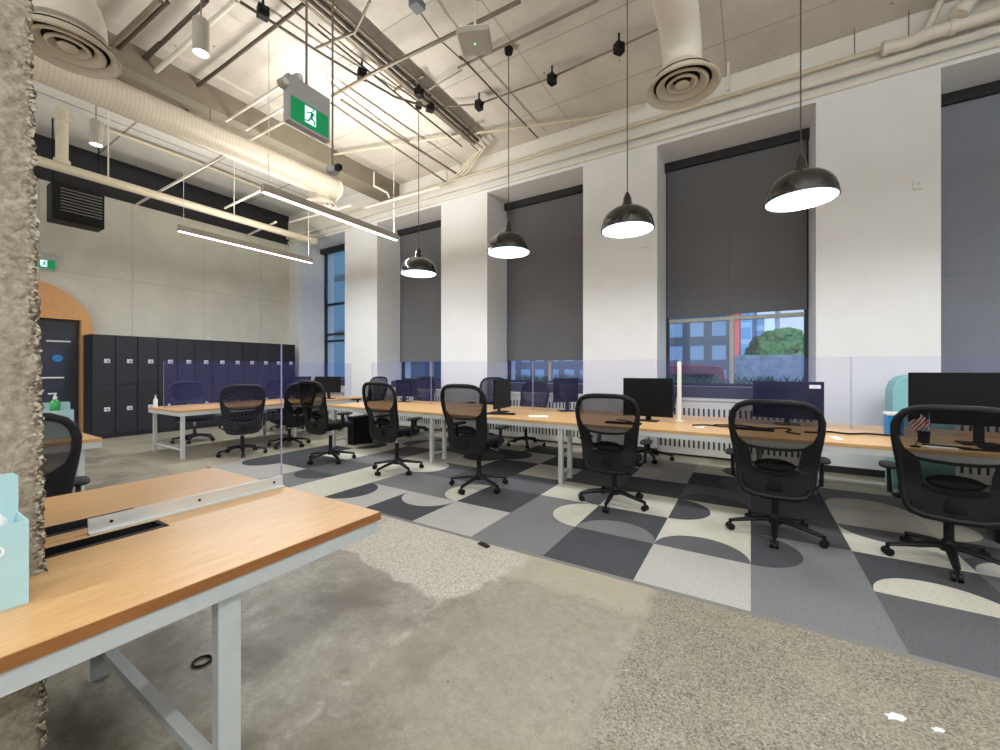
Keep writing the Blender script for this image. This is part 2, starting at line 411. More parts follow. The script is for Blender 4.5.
window(1, *bays[0], None, None)
for i in range(1, 5): window(i + 1, *bays[i], None, None)
# roller blinds
for i, (zb, mm, lb) in enumerate([(4.55, 'blind', 'raised black roller blind at top of the leftmost blue window'),
                 (1.55, 'blind', 'grey roller blind in the narrow-looking bay behind the smallest pendant lamp'),
                 (1.55, 'blind', 'tall grey roller blind in the bay right of the second pendant from the left'),
                 (2.27, 'blind', 'half lowered grey roller blind above the uncovered street view'),
                 (1.08, 'blindb', 'slate grey roller blind cut off by the right edge of the photo')]):
    a, b = bays[i]; t = thing('roller_blind', lb, 'blind', ((a + b) / 2, YG - .12, zb), group='roller blinds in the window bays')
    w = (b - a) / 2
    if i: obj('blind_fabric', bx(-w + .03, w - .03, -.003, .003, .02, 4.86 - zb), M[mm], t)
    if i: obj('bottom_bar', bx(-w + .03, w - .03, -.012, .012, 0, .03), M['blind'], t)
    obj('cassette', bx(-w, w, -.07, .07, 4.83 - zb, ZT - zb), M['frame'], t)
    if not i: t.location.z = 4.55
# radiators under each window
rad_lb = ['under the leftmost blue window', 'under the blind behind the smallest pendant lamp', 'behind the desk left of the small black monitor', 'under the window with the uncovered street view', 'behind the large monitor at the right edge']
for i, (a, b) in enumerate(bays):
    t = thing('radiator', 'white slotted radiator cabinet ' + rad_lb[i], 'radiator', ((a + b) / 2, 7.15, 0), group='white radiators under the windows')
    w = (b - a) / 2 - .01
    obj('cabinet', bx(-w, w, -.2, .13, .03, .88), M['rad'], t, bevel=.008)
    obj('top_ledge', bx(-w, w, -.22, .13, .88, .905), M['rad'], t)
    k = int(2 * w / .068)
    for z0, z1 in ((.56, .76), (.14, .36)):
        bm = B()
        for j in range(k):
            x = -w + .04 + j * (2 * w - .08) / (k - 1); box(bm, x - .013, x + .013, -.2035, -.19, z0, z1)
        obj('grille_slots', bm, M['slot'], t)
# wall switches
for x, y, lb in ((918, 184, 'small white sensor plate high on the broad pillar at right'), (646, 243, 'small white plate on the pillar beside the third pendant lamp')):
    p = at(x, y, Y=YW - .012); t = thing('wall_plate', lb, 'wall plate', p)
    obj('plate', bx(-.045, .045, -.012, .012, -.06, .06), M['whitep'], t, bevel=.004); obj('button', bx(-.015, .015, -.018, -.01, -.02, .02), M['rad'], t)

# ================================================================ carpet
T = .645; Y0 = 2.68
def tile_faces(bm, i, j, bg, half=None, hc=0):
    x0, y0 = i * T, Y0 + j * T; x1, y1 = x0 + T, y0 + T; r = T / 2; z = .008
    def face(pts, mi):
        f = bm.faces.new([bm.verts.new((x, y, z)) for x, y in pts]); f.material_index = mi
    if not half: face([(x0, y0), (x1, y0), (x1, y1), (x0, y1)], bg); return
    mx, my = (x0 + x1) / 2, (y0 + y1) / 2; n = 24
    A = {'L': ((x0, my), -90), 'R': ((x1, my), 90), 'B': ((mx, y0), 0), 'T': ((mx, y1), 180)}[half]
    (cx, cy), a0 = A
    arc = [(cx + r * math.cos(math.radians(a0) + PI * k / n), cy + r * math.sin(math.radians(a0) + PI * k / n)) for k in range(n + 1)]
    face(arc, hc)
    # background: two quads-fans around the half disc
    if half == 'L': rest = [(x1, y1), (x1, y0)]
    if half == 'R': rest = [(x0, y0), (x0, y1)]
    if half == 'B': rest = [(x0, y1), (x1, y1)]
    if half == 'T': rest = [(x1, y0), (x0, y0)]
    c1, c2 = rest
    # arc[0]..arc[n]; corner next to arc end is c1, next to arc start is c2
    h = n // 2; far = {'L': (x1, my), 'R': (x0, my), 'B': (mx, y1), 'T': (mx, y0)}[half]
    face(arc[h:][::-1] and ([far] + [c1] + arc[h:][::-1]), bg)
    face([far] + arc[:h + 1][::-1] + [c2], bg)
Lc, Mc, Gc, Dc, Cc = 0, 1, 2, 3, 4
spec = {(-1, 0): (Lc,), (0, 0): (Mc,), (1, 0): (Gc,), (2, 0): (Dc,), (3, 0): (Lc,), (-2, 0): (Dc,), (-3, 0): (Mc,), (-4, 0): (Lc,), (-5, 0): (Dc, 'T', Lc), (-6, 0): (Lc, 'L', Dc), (-7, 0): (Cc,), (-8, 0): (Mc, 'T', Dc), (-9, 0): (Lc,), (-10, 0): (Lc, 'T', Dc),
        (0, 1): (Mc, 'L', Dc), (1, 1): (Dc, 'B', Cc), (2, 1): (Gc, 'B', Cc), (-1, 1): (Cc, 'B', Gc), (-2, 1): (Dc, 'B', Mc), (-3, 1): (Mc, 'R', Cc), (-4, 1): (Dc,), (-5, 1): (Mc, 'R', Cc), (-6, 1): (Mc,), (-7, 1): (Cc,),
        (0, 2): (Dc,), (1, 2): (Cc, 'T', Gc), (1, 4): (Mc, 'B', Cc), (0, 4): (Dc,), (2, 2): (Dc, 'B', Lc), (-1, 2): (Cc, 'L', Dc), (-2, 2): (Cc,), (-3, 2): (Cc, 'R', Gc), (-4, 2): (Gc,), (-5, 2): (Dc,), (-6, 2): (Gc, 'L', Cc),
        (0, 3): (Dc,), (1, 3): (Lc,), (-1, 3): (Gc, 'B', Dc), (-2, 3): (Dc,), (-3, 3): (Gc,), (-4, 3): (Cc,), (-5, 3): (Dc,), (-6, 3): (Cc, 'T', Dc)}
rnd = random.Random(11); bm = B()
for i in range(-10, 8):
    for j in range(0, 6):
        s = spec.get((i, j))
        if s is None:
            s = (rnd.choice([Lc, Mc, Gc, Dc, Cc]),)
            if rnd.random() < .35: s = (s[0], rnd.choice('LRBT'), rnd.choice([q for q in (Cc, Dc, Gc) if q != s[0]]))
        tile_faces(bm, i, j, *s)
x0, x1 = -10 * T, 8 * T
for pts in ([(x0, Y0 - .025, 0), (x1, Y0 - .025, 0), (x1, Y0, .008), (x0, Y0, .008)], [(x0, Y0 - .025, 0), (x0, Y0, .008), (x0, Y0 + 6 * T, .008), (x0 - .02, Y0 + 6 * T, 0)]):
    f = bm.faces.new([bm.verts.new(p) for p in pts]); f.material_index = 5
box(bm, x0, x1, Y0, Y0 + 6 * T, 0.0005, .006)
cp = obj('carpet', bm, [M['cL'], M['cM'], M['cG'], M['cD'], M['cC'], M['cE']])
tag(cp, 'grey and cream geometric carpet of squares and half circles under the window desks', 'carpet')

# ================================================================ office chair
def make_chair(label, dz=0.0, group=None):
    t = thing('office_chair', label, 'chair', group=group)
    # five star base
    bm = B()
    for k in range(5):
        a = math.radians(270 + 72 * k); c, s = math.cos(a), math.sin(a)
        sweep(bm, [(c * .03, s * .03, .125), (c * .12, s * .12, .118), (c * .32, s * .32, .082)], [.032, .028, .020], [.022, .020, .015], seg=8, up=(0, 0, 1))
    lathe(bm, [(0, .09), (.045, .09), (.05, .13), (.035, .165), (0, .165)], seg=16)
    base = obj('star_base', bm, M['plastic'], t, smooth=True)
    for k in range(5):
        a = math.radians(270 + 72 * k); c, s = math.cos(a) * .33, math.sin(a) * .33
        bm = B(); r = k * 1.3
        for w in (-.017, .017):
            ax = Vector((math.cos(r), math.sin(r), 0)); cc = Vector((c, s, .029)) + ax * w
            sweep(bm, [cc - ax * .011, cc + ax * .011], .0285, seg=14)
        sweep(bm, [(c, s, .03), (c, s, .09)], .012, seg=8)
        obj('caster', bm, M['rubber'], base, smooth=True)
    obj('gas_column', tube([(0, 0, .16), (0, 0, .30 + dz)], .027, seg=14), M['plastic'], t, smooth=True)
    obj('piston', tube([(0, 0, .295 + dz), (0, 0, .40 + dz)], .016, seg=12), M['chrome'], t, smooth=True)
    # mechanism
    bm = B(); box(bm, -.09, .09, -.16, .12, .385 + dz, .43 + dz)
    sweep(bm, [(-.1, 0, .41 + dz), (.16, 0, .40 + dz)], .008, seg=6)
    mech = obj('tilt_mechanism', bm, M['plastic'], t, bevel=.008)
    bm = B(); sweep(bm, [(.16, 0, .40 + dz), (.23, -.01, .395 + dz), (.27, -.02, .39 + dz)], [.008, .014, .01], seg=8)
    lv = obj('lever', bm, M['chrome'], mech, smooth=True)
    # seat
    bm = B(); n = 36; rings = []
    def se(th, rx, ry): 
        c, s = math.cos(th), math.sin(th); return (rx * math.copysign(abs(c) ** .6, c), ry * math.copysign(abs(s) ** .6, s))
    for (f, z) in ((0, .43), (.85, .43), (.97, .445), (1, .475), (.97, .50), (.85, .515), (.4, .508), (0, .505)):
        if f == 0: rings.append([bm.verts.new((0, .02, z + dz))]); continue
        rings.append([bm.verts.new((se(2 * PI * q / n, .255 * f, .25 * f)[0], .02 + se(2 * PI * q / n, .255 * f, .25 * f)[1], z + dz - (.02 * max(0, se(2 * PI * q / n, 1, 1)[1]) if f > .5 else 0))) for q in range(n)])
    for r0, r1 in zip(rings, rings[1:]):
        for q in range(n):
            w = (q + 1) % n
            if len(r0) == 1: bm.faces.new((r0[0], r1[q], r1[w]))
            elif len(r1) == 1: bm.faces.new((r0[q], r1[0], r0[w]))
            else: bm.faces.new((r0[q], r0[w], r1[w], r1[q]))
    obj('seat', bm, M['fabric'], t, smooth=True)
    # back : y as a function of x, z
    def by(x, z): return -.275 - .16 * (z - .45) + .06 * math.exp(-((z - .62) / .14) ** 2) * 0.6 + .55 * x * x
    outl = []
    for x, z in ((0, 1.11), (.10, 1.109), (.18, 1.10), (.235, 1.075), (.27, 1.03), (.287, .97), (.285, .90), (.275, .82), (.262, .74), (.252, .66), (.243, .58), (.235, .50), (.225, .44), (.20, .395), (.14, .375), (0, .368)):
        outl.append((x, z))
    full = outl + [(-x, z) for x, z in outl[-2:0:-1]]
    P3 = lambda x, z, d=0: Vector((x, by(x, z) + d, z + dz))
    bm = B(); sweep(bm, [P3(x, z) for x, z in full], .023, .02, closed=True, seg=10, up=(0, 1, 0))
    fr = obj('back_frame', bm, M['plastic'], t, smooth=True)
    # inner yoke: shoulders that pinch in below the upper opening, lower crossbar
    bm = B()
    def plate(pts2, th=.016, off=-.012):
        lo = [bm.verts.new(P3(x, z, off)) for x, z in pts2]; hi = [bm.verts.new(P3(x, z, off + th)) for x, z in pts2]
        k = len(pts2); 
        for a, b in zip(range(k), list(range(1, k)) + [0]): bm.faces.new((lo[a], lo[b], hi[b], hi[a]))
        h = k // 2
        for a in range(h - 1 + (k % 2)):
            bm.faces.new((lo[a], lo[a + 1], lo[k - 2 - a], lo[k - 1 - a])); bm.faces.new((hi[k - 1 - a], hi[k - 2 - a], hi[a + 1], hi[a]))
    for s in (1, -1):
        outer = [(.283, .90), (.275, .83), (.262, .75), (.25, .66), (.243, .58), (.235, .50), (.225, .45)]
        inner = [(.268, .90), (.235, .82), (.17, .765), (.155, .68), (.15, .61), (.15, .53), (.15, .46)]
        plate([(s * x, z) for x, z in outer] + [(s * x, z) for x, z in inner[::-1]])
    up = [(-.155, .56), (-.1, .535), (0, .525), (.1, .535), (.155, .56)]; dn = [(-.2, .415), (-.1, .39), (0, .385), (.1, .39), (.2, .415)]
    plate(up + dn[::-1])
    up = [(-.2, .775), (-.1, .762), (0, .758), (.1, .762), (.2, .775)]; dn = [(x, z - .022) for x, z in up]
    plate(up + dn[::-1])
    yo = obj('yoke', bm, M['plastic'], t, smooth=False)
    # mesh sheet
    bm = B(); rows = 16; cols = 12; grid = []
    def halfw(z):
        for (xa, za), (xb, zb) in zip(outl, outl[1:]):
            if za >= z >= zb: return xa + (xb - xa) * ((za - z) / max(1e-6, za - zb))
        return 0
    for r in range(rows + 1):
        z = 1.100 - (1.100 - .378) * r / rows; w = max(.05, halfw(z) - .004)
        grid.append([bm.verts.new(P3(-w + 2 * w * c / cols, z, .002)) for c in range(cols + 1)])
    for r in range(rows):
        for c in range(cols): bm.faces.new((grid[r][c], grid[r][c + 1], grid[r + 1][c + 1], grid[r + 1][c]))
    obj('back_mesh', bm, M['meshy'], t, smooth=True)
    bm = B(); ell(bm, (0, by(0, .61) + .02, .615 + dz), .135, .022, .05)
    obj('lumbar_pad', bm, M['fabric'], t, smooth=True)
    # neck joining back and mechanism
    bm = B(); sweep(bm, [(0, -.12, .41 + dz), (0, -.25, .40 + dz), (0, -.29, .45 + dz), (0, -.29, .52 + dz)], [.05, .05, .045, .03], [.014, .014, .012, .01], seg=8)
    obj('back_bracket', bm, M['plastic'], t, smooth=True)
    for s in (-1, 1):
        bm = B()
        sweep(bm, [(s * .12, -.02, .425 + dz), (s * .27, -.02, .425 + dz), (s * .30, -.02, .45 + dz), (s * .305, -.02, .63 + dz)], [.034, .034, .033, .028], [.014] * 4, seg=8, up=(s, 0, .2))
        a = obj('armrest', bm, M['plastic'], t, smooth=True)
        bm = B(); ell(bm, (s * .305, .02, .642 + dz), .056, .125, .018, p=.75)
        obj('arm_pad', bm, M['rubber'], a, smooth=True)
    return t
G1 = 'chairs along the near side of the window desk'; G2 = 'chairs between the window desk and the windows'; G3 = 'chairs around the left bench'
R = math.radians
chA = make_chair('black mesh office chair fifth from the left along the window desk, right armrest showing', 0.0, G1)
chB = make_chair('black mesh office chair with raised back, third from the left along the window desk', .07, G1)
chA.location = (.17, 4.05, .0085); chA.rotation_euler = (0, 0, R(-3))
chB.location = (-2.67, 3.86, .0085); chB.rotation_euler = (0, 0, R(0))
dup(chA, (-1.18, 4.13, .0085), R(2), 'black mesh office chair fourth from the left, in front of the small monitor', G1)
dup(chA, (1.18, 4.07, .0085), R(-10), 'black mesh office chair cut by the right photo edge, a striped flag showing through it', G1)
dup(chB, (-4.04, 3.91, .0085), R(0), 'black mesh office chair second from the left along the window desk', G1)
dup(chB, (-5.34, 3.83, .0085), R(0), 'black mesh office chair turned sideways, leftmost along the window desk', G1)
far = [(-6.85, 5.75, 176, 'tinted office chair behind the acrylic screen, showing left of the second near chair'),
       (-6.08, 6.42, 180, 'tinted office chair behind the acrylic screen, between the second and third near chairs'),
       (-4.3, 6.42, 183, 'tinted office chair behind the acrylic screen, just right of the third near chair'),
       (-3.42, 6.42, 176, 'office chair behind the acrylic screen, partly hidden by the slim black monitor'),
       (-1.32, 6.42, 170, 'office chair behind the small black monitor on the far side of the window desk')]
for x, y, a, lb in far: dup(chB if x < -3.5 else chA, (x, y, .0085), R(a), lb, G2)
dup(chA, (-6.96, 3.38, 0), R(66), 'black office chair right of the left bench, seen through the foreground acrylic screen', G3)
dup(chA, (-8.95, 3.5, 0), R(-90), 'dark office chair on the locker side of the left bench near its front end', G3)
dup(chA, (-6.98, 4.17, .0085), R(95), 'shadowed office chair at the right side of the left bench, behind the leftmost turned chair', G3)
dup(chA, (-8.95, 5.3, 0), R(-85), 'dark office chair on the locker side of the left bench near the window', G3)
dup(chA, (-3.75, .50, 0), R(80), 'black office chair half hidden behind the rough concrete column')

# ================================================================ desks
def leg(x, y, z1, m='steel', w=.032, d=.021):
    return bx(x - d, x + d, y - w, y + w, 0, z1)
# foreground bench, built in local coords with origin at its base centre
t = thing('bench_desk', 'large wood topped bench desk with pale steel frame in the left foreground', 'desk', (-2.16, .2, 0))
ox, oy = -2.16, .2
def L(bmf, x0, x1, y0, y1, z0, z1): box(bmf, x0 - ox, x1 - ox, y0 - oy, y1 - oy, z0, z1)
YE, YS = 1.247, -1.1
def slabs(x0, x1, sx0, sx1, cx0, cx1, z0, z1):
    """top made of pieces leaving the cable slot and the column notch open"""
    bm = B(); c0, c1 = -.38, .338
    L(bm, x0, x1, .69, YE, z0, z1)                       # far end
    if sx0 > x0: L(bm, x0, sx0, c1, .69, z0, z1)
    if sx1 < x1: L(bm, sx1, x1, c1, .69, z0, z1)
    L(bm, x0, x1, YS, c0, z0, z1)
    if cx0 is not None:
        a, b = max(x0, cx0), min(x1, cx1)
        if a > x0: L(bm, x0, a, c0, c1, z0, z1)
        if b < x1: L(bm, b, x1, c0, c1, z0, z1)
    bmesh.ops.remove_doubles(bm, verts=bm.verts, dist=1e-4)
    return bm
obj('tabletop', slabs(-2.145, -1.394, -2.10, -1.99, -2.45, -1.861, .706, .74), M['wood'], t)
obj('tabletop', slabs(-2.93, -2.165, -2.38, -2.24, -2.45, -1.861, .706, .74), M['wood'], t)
for (a, b) in ((-1.3935, -1.392), ):
    bm = B(); L(bm, -1.394, -1.391, YS, YE + .001, .706, .7385); L(bm, -2.145, -1.391, YE, YE + .003, .706, .7385); obj('edge_band', bm, M['woodedge'], t)
for (a, b, lb) in ((-2.10, -1.99, 0), (-2.38, -2.24, 0)):
    bm = B(); L(bm, a, b, .36, .69, .65, .655); L(bm, a, a + .003, .36, .69, .655, .742); L(bm, b - .018, b, .36, .69, .655, .7425); L(bm, a, b, .675, .69, .655, .7425)
    obj('cable_tray', bm, M['plastic'], t)
bm = B()
L(bm, -1.43, -1.397, YS, YE - .005, .65, .705); L(bm, -2.92, -2.885, YS, YE - .005, .65, .705); L(bm, -2.885, -1.43, YE - .04, YE - .005, .65, .705); L(bm, -2.885, -1.43, YS, YS + .035, .65, .705)
obj('frame', bm, M['steel'], t)
for x, y, tp in ((-1.441, .652, .65), (-2.47, .60, .7), (-2.89, .652, .65), (-1.441, -.9, .65), (-2.89, -.9, .65)):
    bm = B(); L(bm, x - .021, x + .021, y - .033, y + .033, 0, tp); obj('leg', bm, M['steel'], t)
bm = B(); L(bm, -2.449, -1.462, .60, .64, .095, .13); obj('stretcher', bm, M['steel'], t)
bm = B(); L(bm, -2.49, -1.43, .59, .66, .675, .705); obj('crossbar', bm, M['steel'], t)
# acrylic screen with rail on it
def acrylic(name_lb, p0, p1, z0, z1, am='acrylic'):
    """panel standing from p0 to p1"""
    d = Vector((p1[0] - p0[0], p1[1] - p0[1], 0)); l = d.length; rz = math.atan2(d.y, d.x)
    s = thing('acrylic_screen', name_lb, 'screen divider', (p0[0], p0[1], z0), rz, 'clear lilac desk screens')
    obj('panel', bx(0, l, -.003, .003, .012, z1 - z0), M[am], s)
    for q0, q1 in ((l - .0005, l + .003), (-.003, .0005)): obj('panel_edge', bx(q0, q1, -.004, .004, .012, z1 - z0), M['acredge'], s)
    return s, l
s, l = acrylic('tall clear acrylic screen on the foreground bench, bolted into an aluminium rail', (-2.155, .355), (-2.155, 1.243), .7405, 1.506, 'acrylic_clear')
bm = B(); box(bm, .135, l, -.016, -.005, 0, .058); box(bm, .135, l, -.035, -.005, 0, .006)
rl = obj('rail', bm, M['alu'], s)
bm = B()
for x in (.20, .50, .84): sweep(bm, [(x, -.0155, .032), (x, -.019, .032)], .006, seg=10)
obj('bolt', bm, M['plastic'], rl)

def bench(lb, x0, x1, y0, y1, wood, legs, bars, cat='desk', name='bench_desk', lz=0):
    cx, cy = (x0 + x1) / 2, (y0 + y1) / 2
    t = thing(name, lb, cat, (cx, cy, 0))
    obj('tabletop', bx(x0 - cx, x1 - cx, y0 - cy, y1 - cy, .708, .74), M[wood], t, bevel=.002)
    bm = B(); X0, X1, Y0_, Y1 = x0 - cx + .003, x1 - cx - .003, y0 - cy + .003, y1 - cy - .003
    box(bm, X0, X1, Y0_, Y0_ + .03, .655, .7075); box(bm, X0, X1, Y1 - .03, Y1, .655, .7075); box(bm, X0, X0 + .03, Y0_ + .03, Y1 - .03, .655, .7075); box(bm, X1 - .03, X1, Y0_ + .03, Y1 - .03, .655, .7075)
    obj('frame', bm, M['steelw'], t)
    for lx, ly in legs: obj('leg', bx(lx - cx - .026, lx - cx + .026, ly - cy - .022, ly - cy + .022, lz, .7), M['steelw'], t)
    for (ax, ay, bx_, by_) in bars:
        obj('stretcher', tube([(ax - cx, ay - cy, .13), (bx_ - cx, by_ - cy, .13)], .02, seg=4), M['steelw'], t)
    return t
bench('long wood topped bench desk with white legs running along the windows', -6.3, 3.4, 4.47, 6.02, 'woodx',
      [(x, y) for x in (-6.2, -3.95, -1.93, 2.11) for y in (4.51, 4.79)] + [(x, 5.95) for x in (-6.2, -3.95, -1.93, .09, 2.11)],
      [(x, 4.79, x, 4.51) for x in (-6.2, -3.95, -1.93, 2.11)], lz=.0085)
bench('wood topped bench desk with white trestle legs in front of the charcoal lockers', -8.47, -7.3, 2.65, 6.25, 'wood',
      [(-7.36, 2.72), (-8.40, 2.72), (-7.36, 4.5), (-8.40, 4.5), (-7.36, 6.15), (-8.40, 6.15)],
      [(-8.40, 2.72, -7.36, 2.72), (-8.40, 4.5, -7.36, 4.5)])
bench('wood topped bench desk mostly hidden behind the rough concrete column', -6.58, -5.04, -.9, 1.247, 'wood',
      [(-5.11, 1.12), (-6.45, 1.12), (-5.11, -.5), (-6.45, -.5)], [(-6.45, 1.12, -5.11, 1.12)])
acrylic('clear acrylic screen down the middle of the left bench by the lockers', (-7.9, 2.67), (-7.9, 6.2), .741, 1.5, 'acrylic_blue')
xs_ = [-6.25, -4.75, -2.76, -.74, .87, 3.3]
nm = ['leftmost acrylic screen section on the window desk, behind the turned chair', 'acrylic screen section on the window desk behind the second and third near chairs',
      'acrylic screen section on the window desk between the slim monitor and the white post', 'acrylic screen section in front of the street view, right of the white post', 'acrylic screen section at the right end in front of the broad pillar']
for k in range(5):
    s, l = acrylic(nm[k], (xs_[k] + .006, 5.4), (xs_[k + 1] - .006, 5.4), .741, 1.492)
p = thing('screen_post', 'slim white post standing on the window desk between two acrylic screens', 'post', (-.74, 5.36, .741))
obj('post', bx(-.022, .022, -.02, .02, .006, .72), M['fascia'], p, bevel=.003); obj('foot', bx(-.05, .05, -.03, .03, 0, .007), M['whitep'], p)

# ================================================================ concrete column
bm = B(); cx0, cx1, cy0, cy1 = -2.44, -1.862, -.36, .336
zn, yn, xn = 520, 60, 30
def cpt(face, u, z):
    return (cx1, cy0 + (cy1 - cy0) * u, z) if face == 0 else ((cx1 + (cx0 - cx1) * u), cy1, z) if face == 1 else (cx0, cy1 + (cy0 - cy1) * u, z) if face == 2 else (cx0 + (cx1 - cx0) * u, cy0, z)
ringc = []
ns = [yn, xn, 8, 8]
for iz in range(zn + 1):
    z = 5.70 * iz / zn; ring = []
    for f in range(4):
        for k in range(ns[f]):
            p = Vector(cpt(f, k / ns[f], z)); 
            de = math.hypot(p.x - cx1, p.y - cy1)                     # distance to the broken corner
            n1 = noise.fractal(p * 9, 1, 2, 4); n2 = noise.noise(p * 75); n3 = noise.noise(p * 30)
            amp = max(0, 1 - de / .07); out = Vector((p.x - (cx0 + cx1) / 2, p.y - (cy0 + cy1) / 2, 0)).normalized()
            tbl = .62 < z < .80
            k1 = (.0025 * n1 + (amp * (.012 * n2 + .014 * n3 - .004)))
            if tbl: k1 = min(k1, -.001)
            if p.z > .74: p.y -= (p.y - cy0) / (cy1 - cy0) * .028 * min(1, (p.z - .74) / 1.6)
            p += out * min(k1, .004)
            ring.append(bm.verts.new(p))
    ringc.append(ring)
for a, b in zip(ringc, ringc[1:]):
    for k in range(len(a)): bm.faces.new((a[k], a[(k + 1) % len(a)], b[(k + 1) % len(a)], b[k]))
bm.faces.new(ringc[-1]); bm.faces.new(ringc[0][::-1])
m, nt, b = newmat('rough_concrete'); N = NT(nt)
g = nt.nodes.new('ShaderNodeNewGeometry'); Pn = g.outputs['Position']
c1 = N.ramp(N.noise(Pn, 9, 8, .65), [(.3, (118, 106, 86)), (.5, (148, 138, 118)), (.7, (178, 170, 152))])
c1 = N.mix(.45, c1, N.ramp(N.noise(Pn, 45, 6, .7), [(.35, (92, 80, 64)), (.65, (196, 188, 170))]))
d, c = N.vor(Pn, 24); sc = nt.nodes.new('ShaderNodeSeparateColor'); nt.links.new(c, sc.inputs[0])
c1 = N.mix(N.m('MULTIPLY', N.m('GREATER_THAN', sc.outputs[0], .84), N.m('LESS_THAN', d, .16)), c1, srgb((56, 48, 40)))
sp = nt.nodes.new('ShaderNodeSeparateXYZ'); nt.links.new(Pn, sp.inputs[0])
edge = N.m('MULTIPLY', N.m('SUBTRACT', N.m('ADD', N.m('ADD', sp.outputs[1], N.m('MULTIPLY', sp.outputs[2], .009)), N.m('MULTIPLY', N.noise(Pn, 26, 5), .06)), .335), 40, clamp=True)
d, c = N.vor(Pn, 130); sc = nt.nodes.new('ShaderNodeSeparateColor'); nt.links.new(c, sc.inputs[0])
agg = N.ramp(sc.outputs[0], [(.0, (26, 21, 18)), (.4, (84, 66, 50)), (.65, (150, 138, 118)), (1, (200, 194, 180))])
c1 = N.mix(N.m('MULTIPLY', edge, .95), c1, agg)
nt.links.new(c1, b.inputs['Base Color']); b.inputs['Roughness'].default_value = .85
bp = nt.nodes.new('ShaderNodeBump'); bp.inputs['Strength'].default_value = .6; bp.inputs['Distance'].default_value = .01
nt.links.new(N.noise(Pn, 55, 8, .7), bp.inputs['Height']); nt.links.new(bp.outputs['Normal'], b.inputs['Normal'])
o = obj('concrete_column', bm, m); tag(o, 'rough chipped concrete column at the left edge of the photo', 'column')

# ================================================================ lockers, arch, door
for k in range(12):
    y = 2.526 + .342 * k
    nth = ['first', 'second', 'third', 'fourth', 'fifth', 'sixth', 'seventh', 'eighth', 'ninth', 'tenth', 'eleventh', 'last'][k]
    lb = ('charcoal two-door locker next to the wooden arch' if k == 0 else 'charcoal two-door locker beside the leftmost blue window, last of the row' if k == 11 else 'charcoal two-door locker, %s in the row from the wooden arch' % nth)
    t = thing('locker', lb, 'locker', (-10.8, y + .171, 0), group='row of charcoal lockers')
    obj('body', bx(-.55, -.022, -.169, .169, 0, 2.045), M['lockerframe'], t)
    for z0, z1, zl in ((1.06, 2.03, 1.53), (.08, 1.05, .575)):
        dr = obj('door', bx(-.02, 0, -.163, .163, z0, z1), M['locker'], t, bevel=.004)
        bm = B(); box(bm, .001, .012, .0, .085, zl - .04, zl + .04)
        lp = obj('lock_plate', bm, M['label'], dr)
        bm = B(); sweep(bm, [(.012, .05, zl - .005), (.022, .05, zl - .005)], .014, seg=10); obj('knob', bm, M['plastic'], lp)
t = thing('arch_surround', 'honey wood arched surround around the navy door beside the lockers', 'door surround', (XL, 1.7, 0))
outer = [(.99, 0), (.99, 2.07)] + [(.99 * math.cos(PI * k / 24), 2.07 + .99 * math.sin(PI * k / 24)) for k in range(1, 24)] + [(-.99, 2.07), (-.99, 0)]
inner = [(.80, 0), (.80, 2.07)] + [(.80 * max(-1, min(1, 1.5 * math.cos(PI * k / 24))), 2.07 + .27 * min(1, 4 * math.sin(PI * k / 24))) for k in range(1, 24)] + [(-.80, 2.07), (-.80, 0)]
bm = B()
vs = [[bm.verts.new((x, p[0], p[1])) for p in q] for q in (outer, inner) for x in (.005, .2)]
for k in range(len(outer) - 1):
    bm.faces.new((vs[0][k], vs[0][k + 1], vs[2][k + 1], vs[2][k])); bm.faces.new((vs[1][k], vs[1][k + 1], vs[3][k + 1], vs[3][k]))
    bm.faces.new((vs[0][k], vs[0][k + 1], vs[1][k + 1], vs[1][k])); bm.faces.new((vs[2][k], vs[2][k + 1], vs[3][k + 1], vs[3][k]))
for k in (0, len(outer) - 1): bm.faces.new((vs[0][k], vs[1][k], vs[3][k], vs[2][k]))
obj('surround_panel', bm, M['arch'], t)
dr = bpy.data.objects.new('door_1', None); C.objects.link(dr); dr.location = (XL, 1.7, 0); dr['kind'] = 'structure'
obj('door_leaf', bx(.006, .06, -.79, .79, 0, 2.33), M['navy'], dr)
obj('door_panel', bx(.06, .075, -.6, .6, .2, 1.78), M['navyp'], dr)
obj('push_bar', tube([(.11, -.6, 1.2), (.11, .58, 1.2)], .018), M['alu'], dr)
obj('lettering', bx(.06, .064, .35, .68, 1.9, 1.925), M['whitep'], dr)
obj('round_sign', tube([(.07, .5, 1.58), (.08, .5, 1.58)], .07, seg=20), M['blue'], dr)

